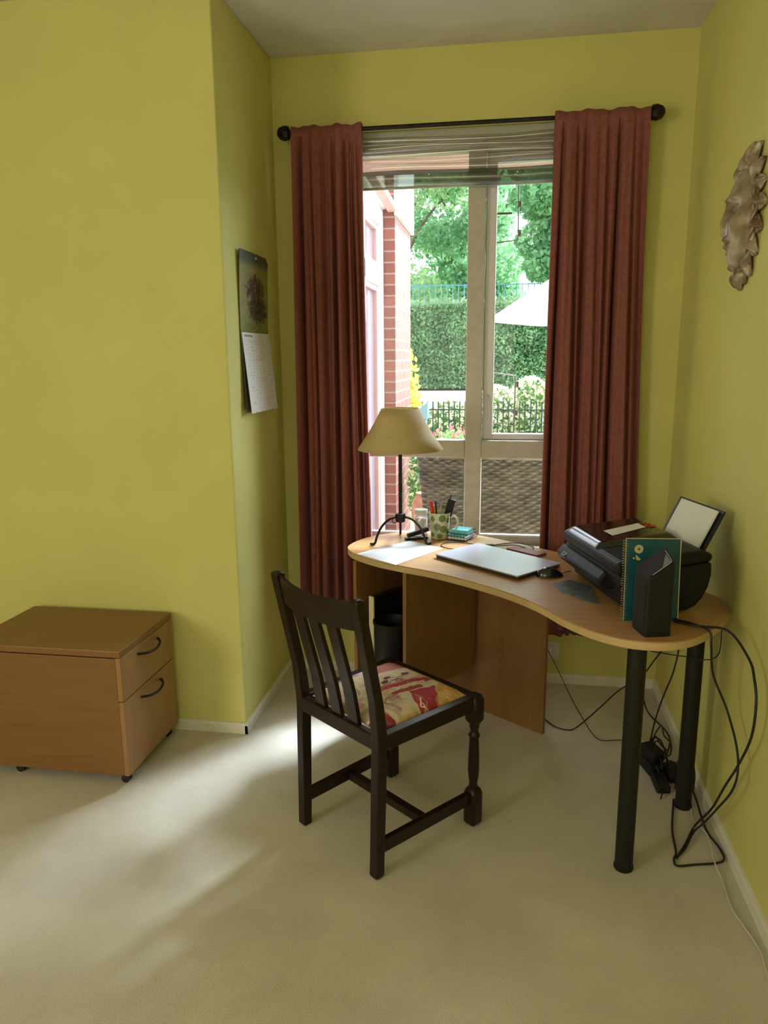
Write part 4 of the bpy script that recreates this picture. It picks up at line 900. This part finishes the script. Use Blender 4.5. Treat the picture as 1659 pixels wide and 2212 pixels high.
# railings
def railing(name, label, x0, x1, y, zb, zt, zr, step, r, m, flatr):
    t = thing(name, label, 'railing', ((x0+x1)/2, y, zb)); h = zt-zb
    for z in zr: MB().bar(((x0-x1)/2,0,z-zb),((x1-x0)/2,0,z-zb),flatr,flatr).build('rail', m, t)
    n = int((x1-x0)/step); first = None
    for k in range(n):
        x = (x0-x1)/2+step*(k+.5)
        if first is None:
            first = MB().lathe([(r,0),(r,h-.02),(r*.3,h)], n=6).build('picket', m, t, smooth=True); first.location = (x,0,0)
        else:
            c = first.copy(); COL.objects.link(c); c.parent = t; c.location = (x,0,0)
railing('iron_railing', 'black iron picket railing at the edge of the garden, in front of the bushes', -3.2, 3.6, 11, -.2, .868, (.74,-.05), .0785, .009, M['railblack'], .016)
railing('iron_railing', 'pale teal railing on top of the bank above the tall hedge', -4.6, 4.4, 15.6, 2.2, 2.93, (2.90,2.35), .115, .009, M['railteal'], .02)
bb = thing('garden_bin', 'blue-grey lidded bin standing by the iron railing behind the lamp', 'bin', (-1.10,9.9,-.2))
MB().box((0,0,.45),(.16,.2,.9)).build('body', M['bluegrey'], bb, bevel=.01)
MB().prism([(-.12,-.12),(.10,-.12),(.10,.12),(-.12,.12)], .9, 1.0, [.94,1.12,1.12,.94]).build('lid', M['bluegrey'], bb)
# retaining wall, hedge
rw = MB().box((0,14.33,.33),(16,1.45,1.10)).build('garden_wall', M['render']); tag(rw, 'pale low garden wall below the clipped hedge', 'wall')
hd = thing('clipped_hedge', 'tall clipped green hedge across the back of the garden', 'hedge', (0,14.50,.885))
MB().box((0,.12,.74),(12,.8,1.40)).build('inner_mass', M['hedge'], hd)
n = 52000; fx = (rng.random(n)-.5)*12.2; face = rng.random(n); hz = rng.random(n)*1.52; yy = -.42+.05*rng.normal(size=n)+.05*np.sin(fx*5)*np.sin(hz*6)
top = face > .8; hz[top] = 1.50+.05*rng.normal(size=top.sum()); yy[top] = (rng.random(top.sum())-.5)*.9
near = np.abs(fx+.35) < 2.2; sel = near | (rng.random(n) < .35)
hz += .05; leaves(np.stack([fx,yy,hz],1)[sel], .040).build('foliage', M['hedge'], hd)
n = 16000; P_ = np.stack([(rng.random(n)-.5)*3.6-.4, -.45+.05*rng.normal(size=n), rng.random(n)*1.52+.05],1); leaves(P_, .036).build('foliage', M['tree'], hd)
# bushes behind the railing
rs = random.Random(12)
shrubs = [(-1.75,12.4,.80,'low cream-flowered shrub behind the railing, mostly hidden by the brick pier'),(-.95,12.3,.78,'low cream-flowered shrub behind the railing in the left pane'),
 (-.15,12.2,.98,'cream-flowered shrub behind the railing, half hidden by the window mullion'),(.40,12.35,1.10,'cream-flowered shrub behind the railing in the middle of the right pane'),
 (.98,12.1,1.18,'tallest cream-flowered shrub behind the railing, beside the right curtain')]
for x,y,h,lab in shrubs: plant('flowering_shrub', lab, 'shrub', (x,y,-.2), .40, h+.25, 1700, M['bushgreen'], .036, m2=M['creamflower'], n2=1300, group='cream-flowered shrubs behind the iron railing', z0f=.1)
# trees beyond
def tree(x, y, h, r, n, m, size, label, z0):
    t = thing('tree', label, 'tree', (x,y,2.2), group='trees beyond the hedge')
    h -= 2.4; z0 = max(.1, z0-2.4)
    cl = []; nb_ = 26
    for k in range(nb_):
        a = rng.random()*6.28; q = rng.random()**.5*r*.85; cz = z0+(h-z0)*rng.random(); sc_ = (1-abs((cz-z0)/(h-z0)-.45)*.9)
        c0 = np.array([q*sc_*math.cos(a), q*sc_*math.sin(a), cz]); p = rng.normal(size=(n//nb_,3)); p /= np.linalg.norm(p,axis=1)[:,None]; p *= rng.random((len(p),1))**.33*r*.42; p[:,2] *= .55; cl.append(p+c0)
    leaves(np.concatenate(cl), size).build('foliage', m, t)
    b = MB(); b.tube([(0,0,0),(.1,0,h*.3),(-.05,.1,h*.6),(.1,0,h*.85)], .14, rad=lambda q: .16*(1-.7*q))
    for k in range(6):
        a = k*1.05; b.tube([(0,0,h*(.25+.08*k)),(r*.3*math.cos(a),r*.3*math.sin(a),h*(.4+.08*k)),(r*.6*math.cos(a),r*.6*math.sin(a),h*(.5+.07*k))], .05, rad=lambda q: .06*(1-.7*q))
    b.build('trunk', M['bark'], t, smooth=True)
tree(-2.6, 19, 8.8, 2.0, 9000, M['treeyel'], .075, 'airy yellow-green tree with sky showing through, left of the window mullion', 2.4)
tree(-6.2, 20, 9.0, 2.6, 5000, M['treeyel'], .10, 'yellow-green tree beyond the hedge, behind the brick wing', 2.4)
tree(-.55, 18.4, 9.2, 1.7, 16000, M['tree'], .07, 'dense bright green tree directly behind the window mullion', 2.0)
tree(1.0, 15.9, 9.8, 1.95, 52000, M['tree'], .062, 'dense bright green tree behind the white parasol', 2.4)
tree(-1.6, 22.5, 7.6, 2.3, 9000, M['tree'], .09, 'farther green tree filling the gap low in the left pane', 2.0)
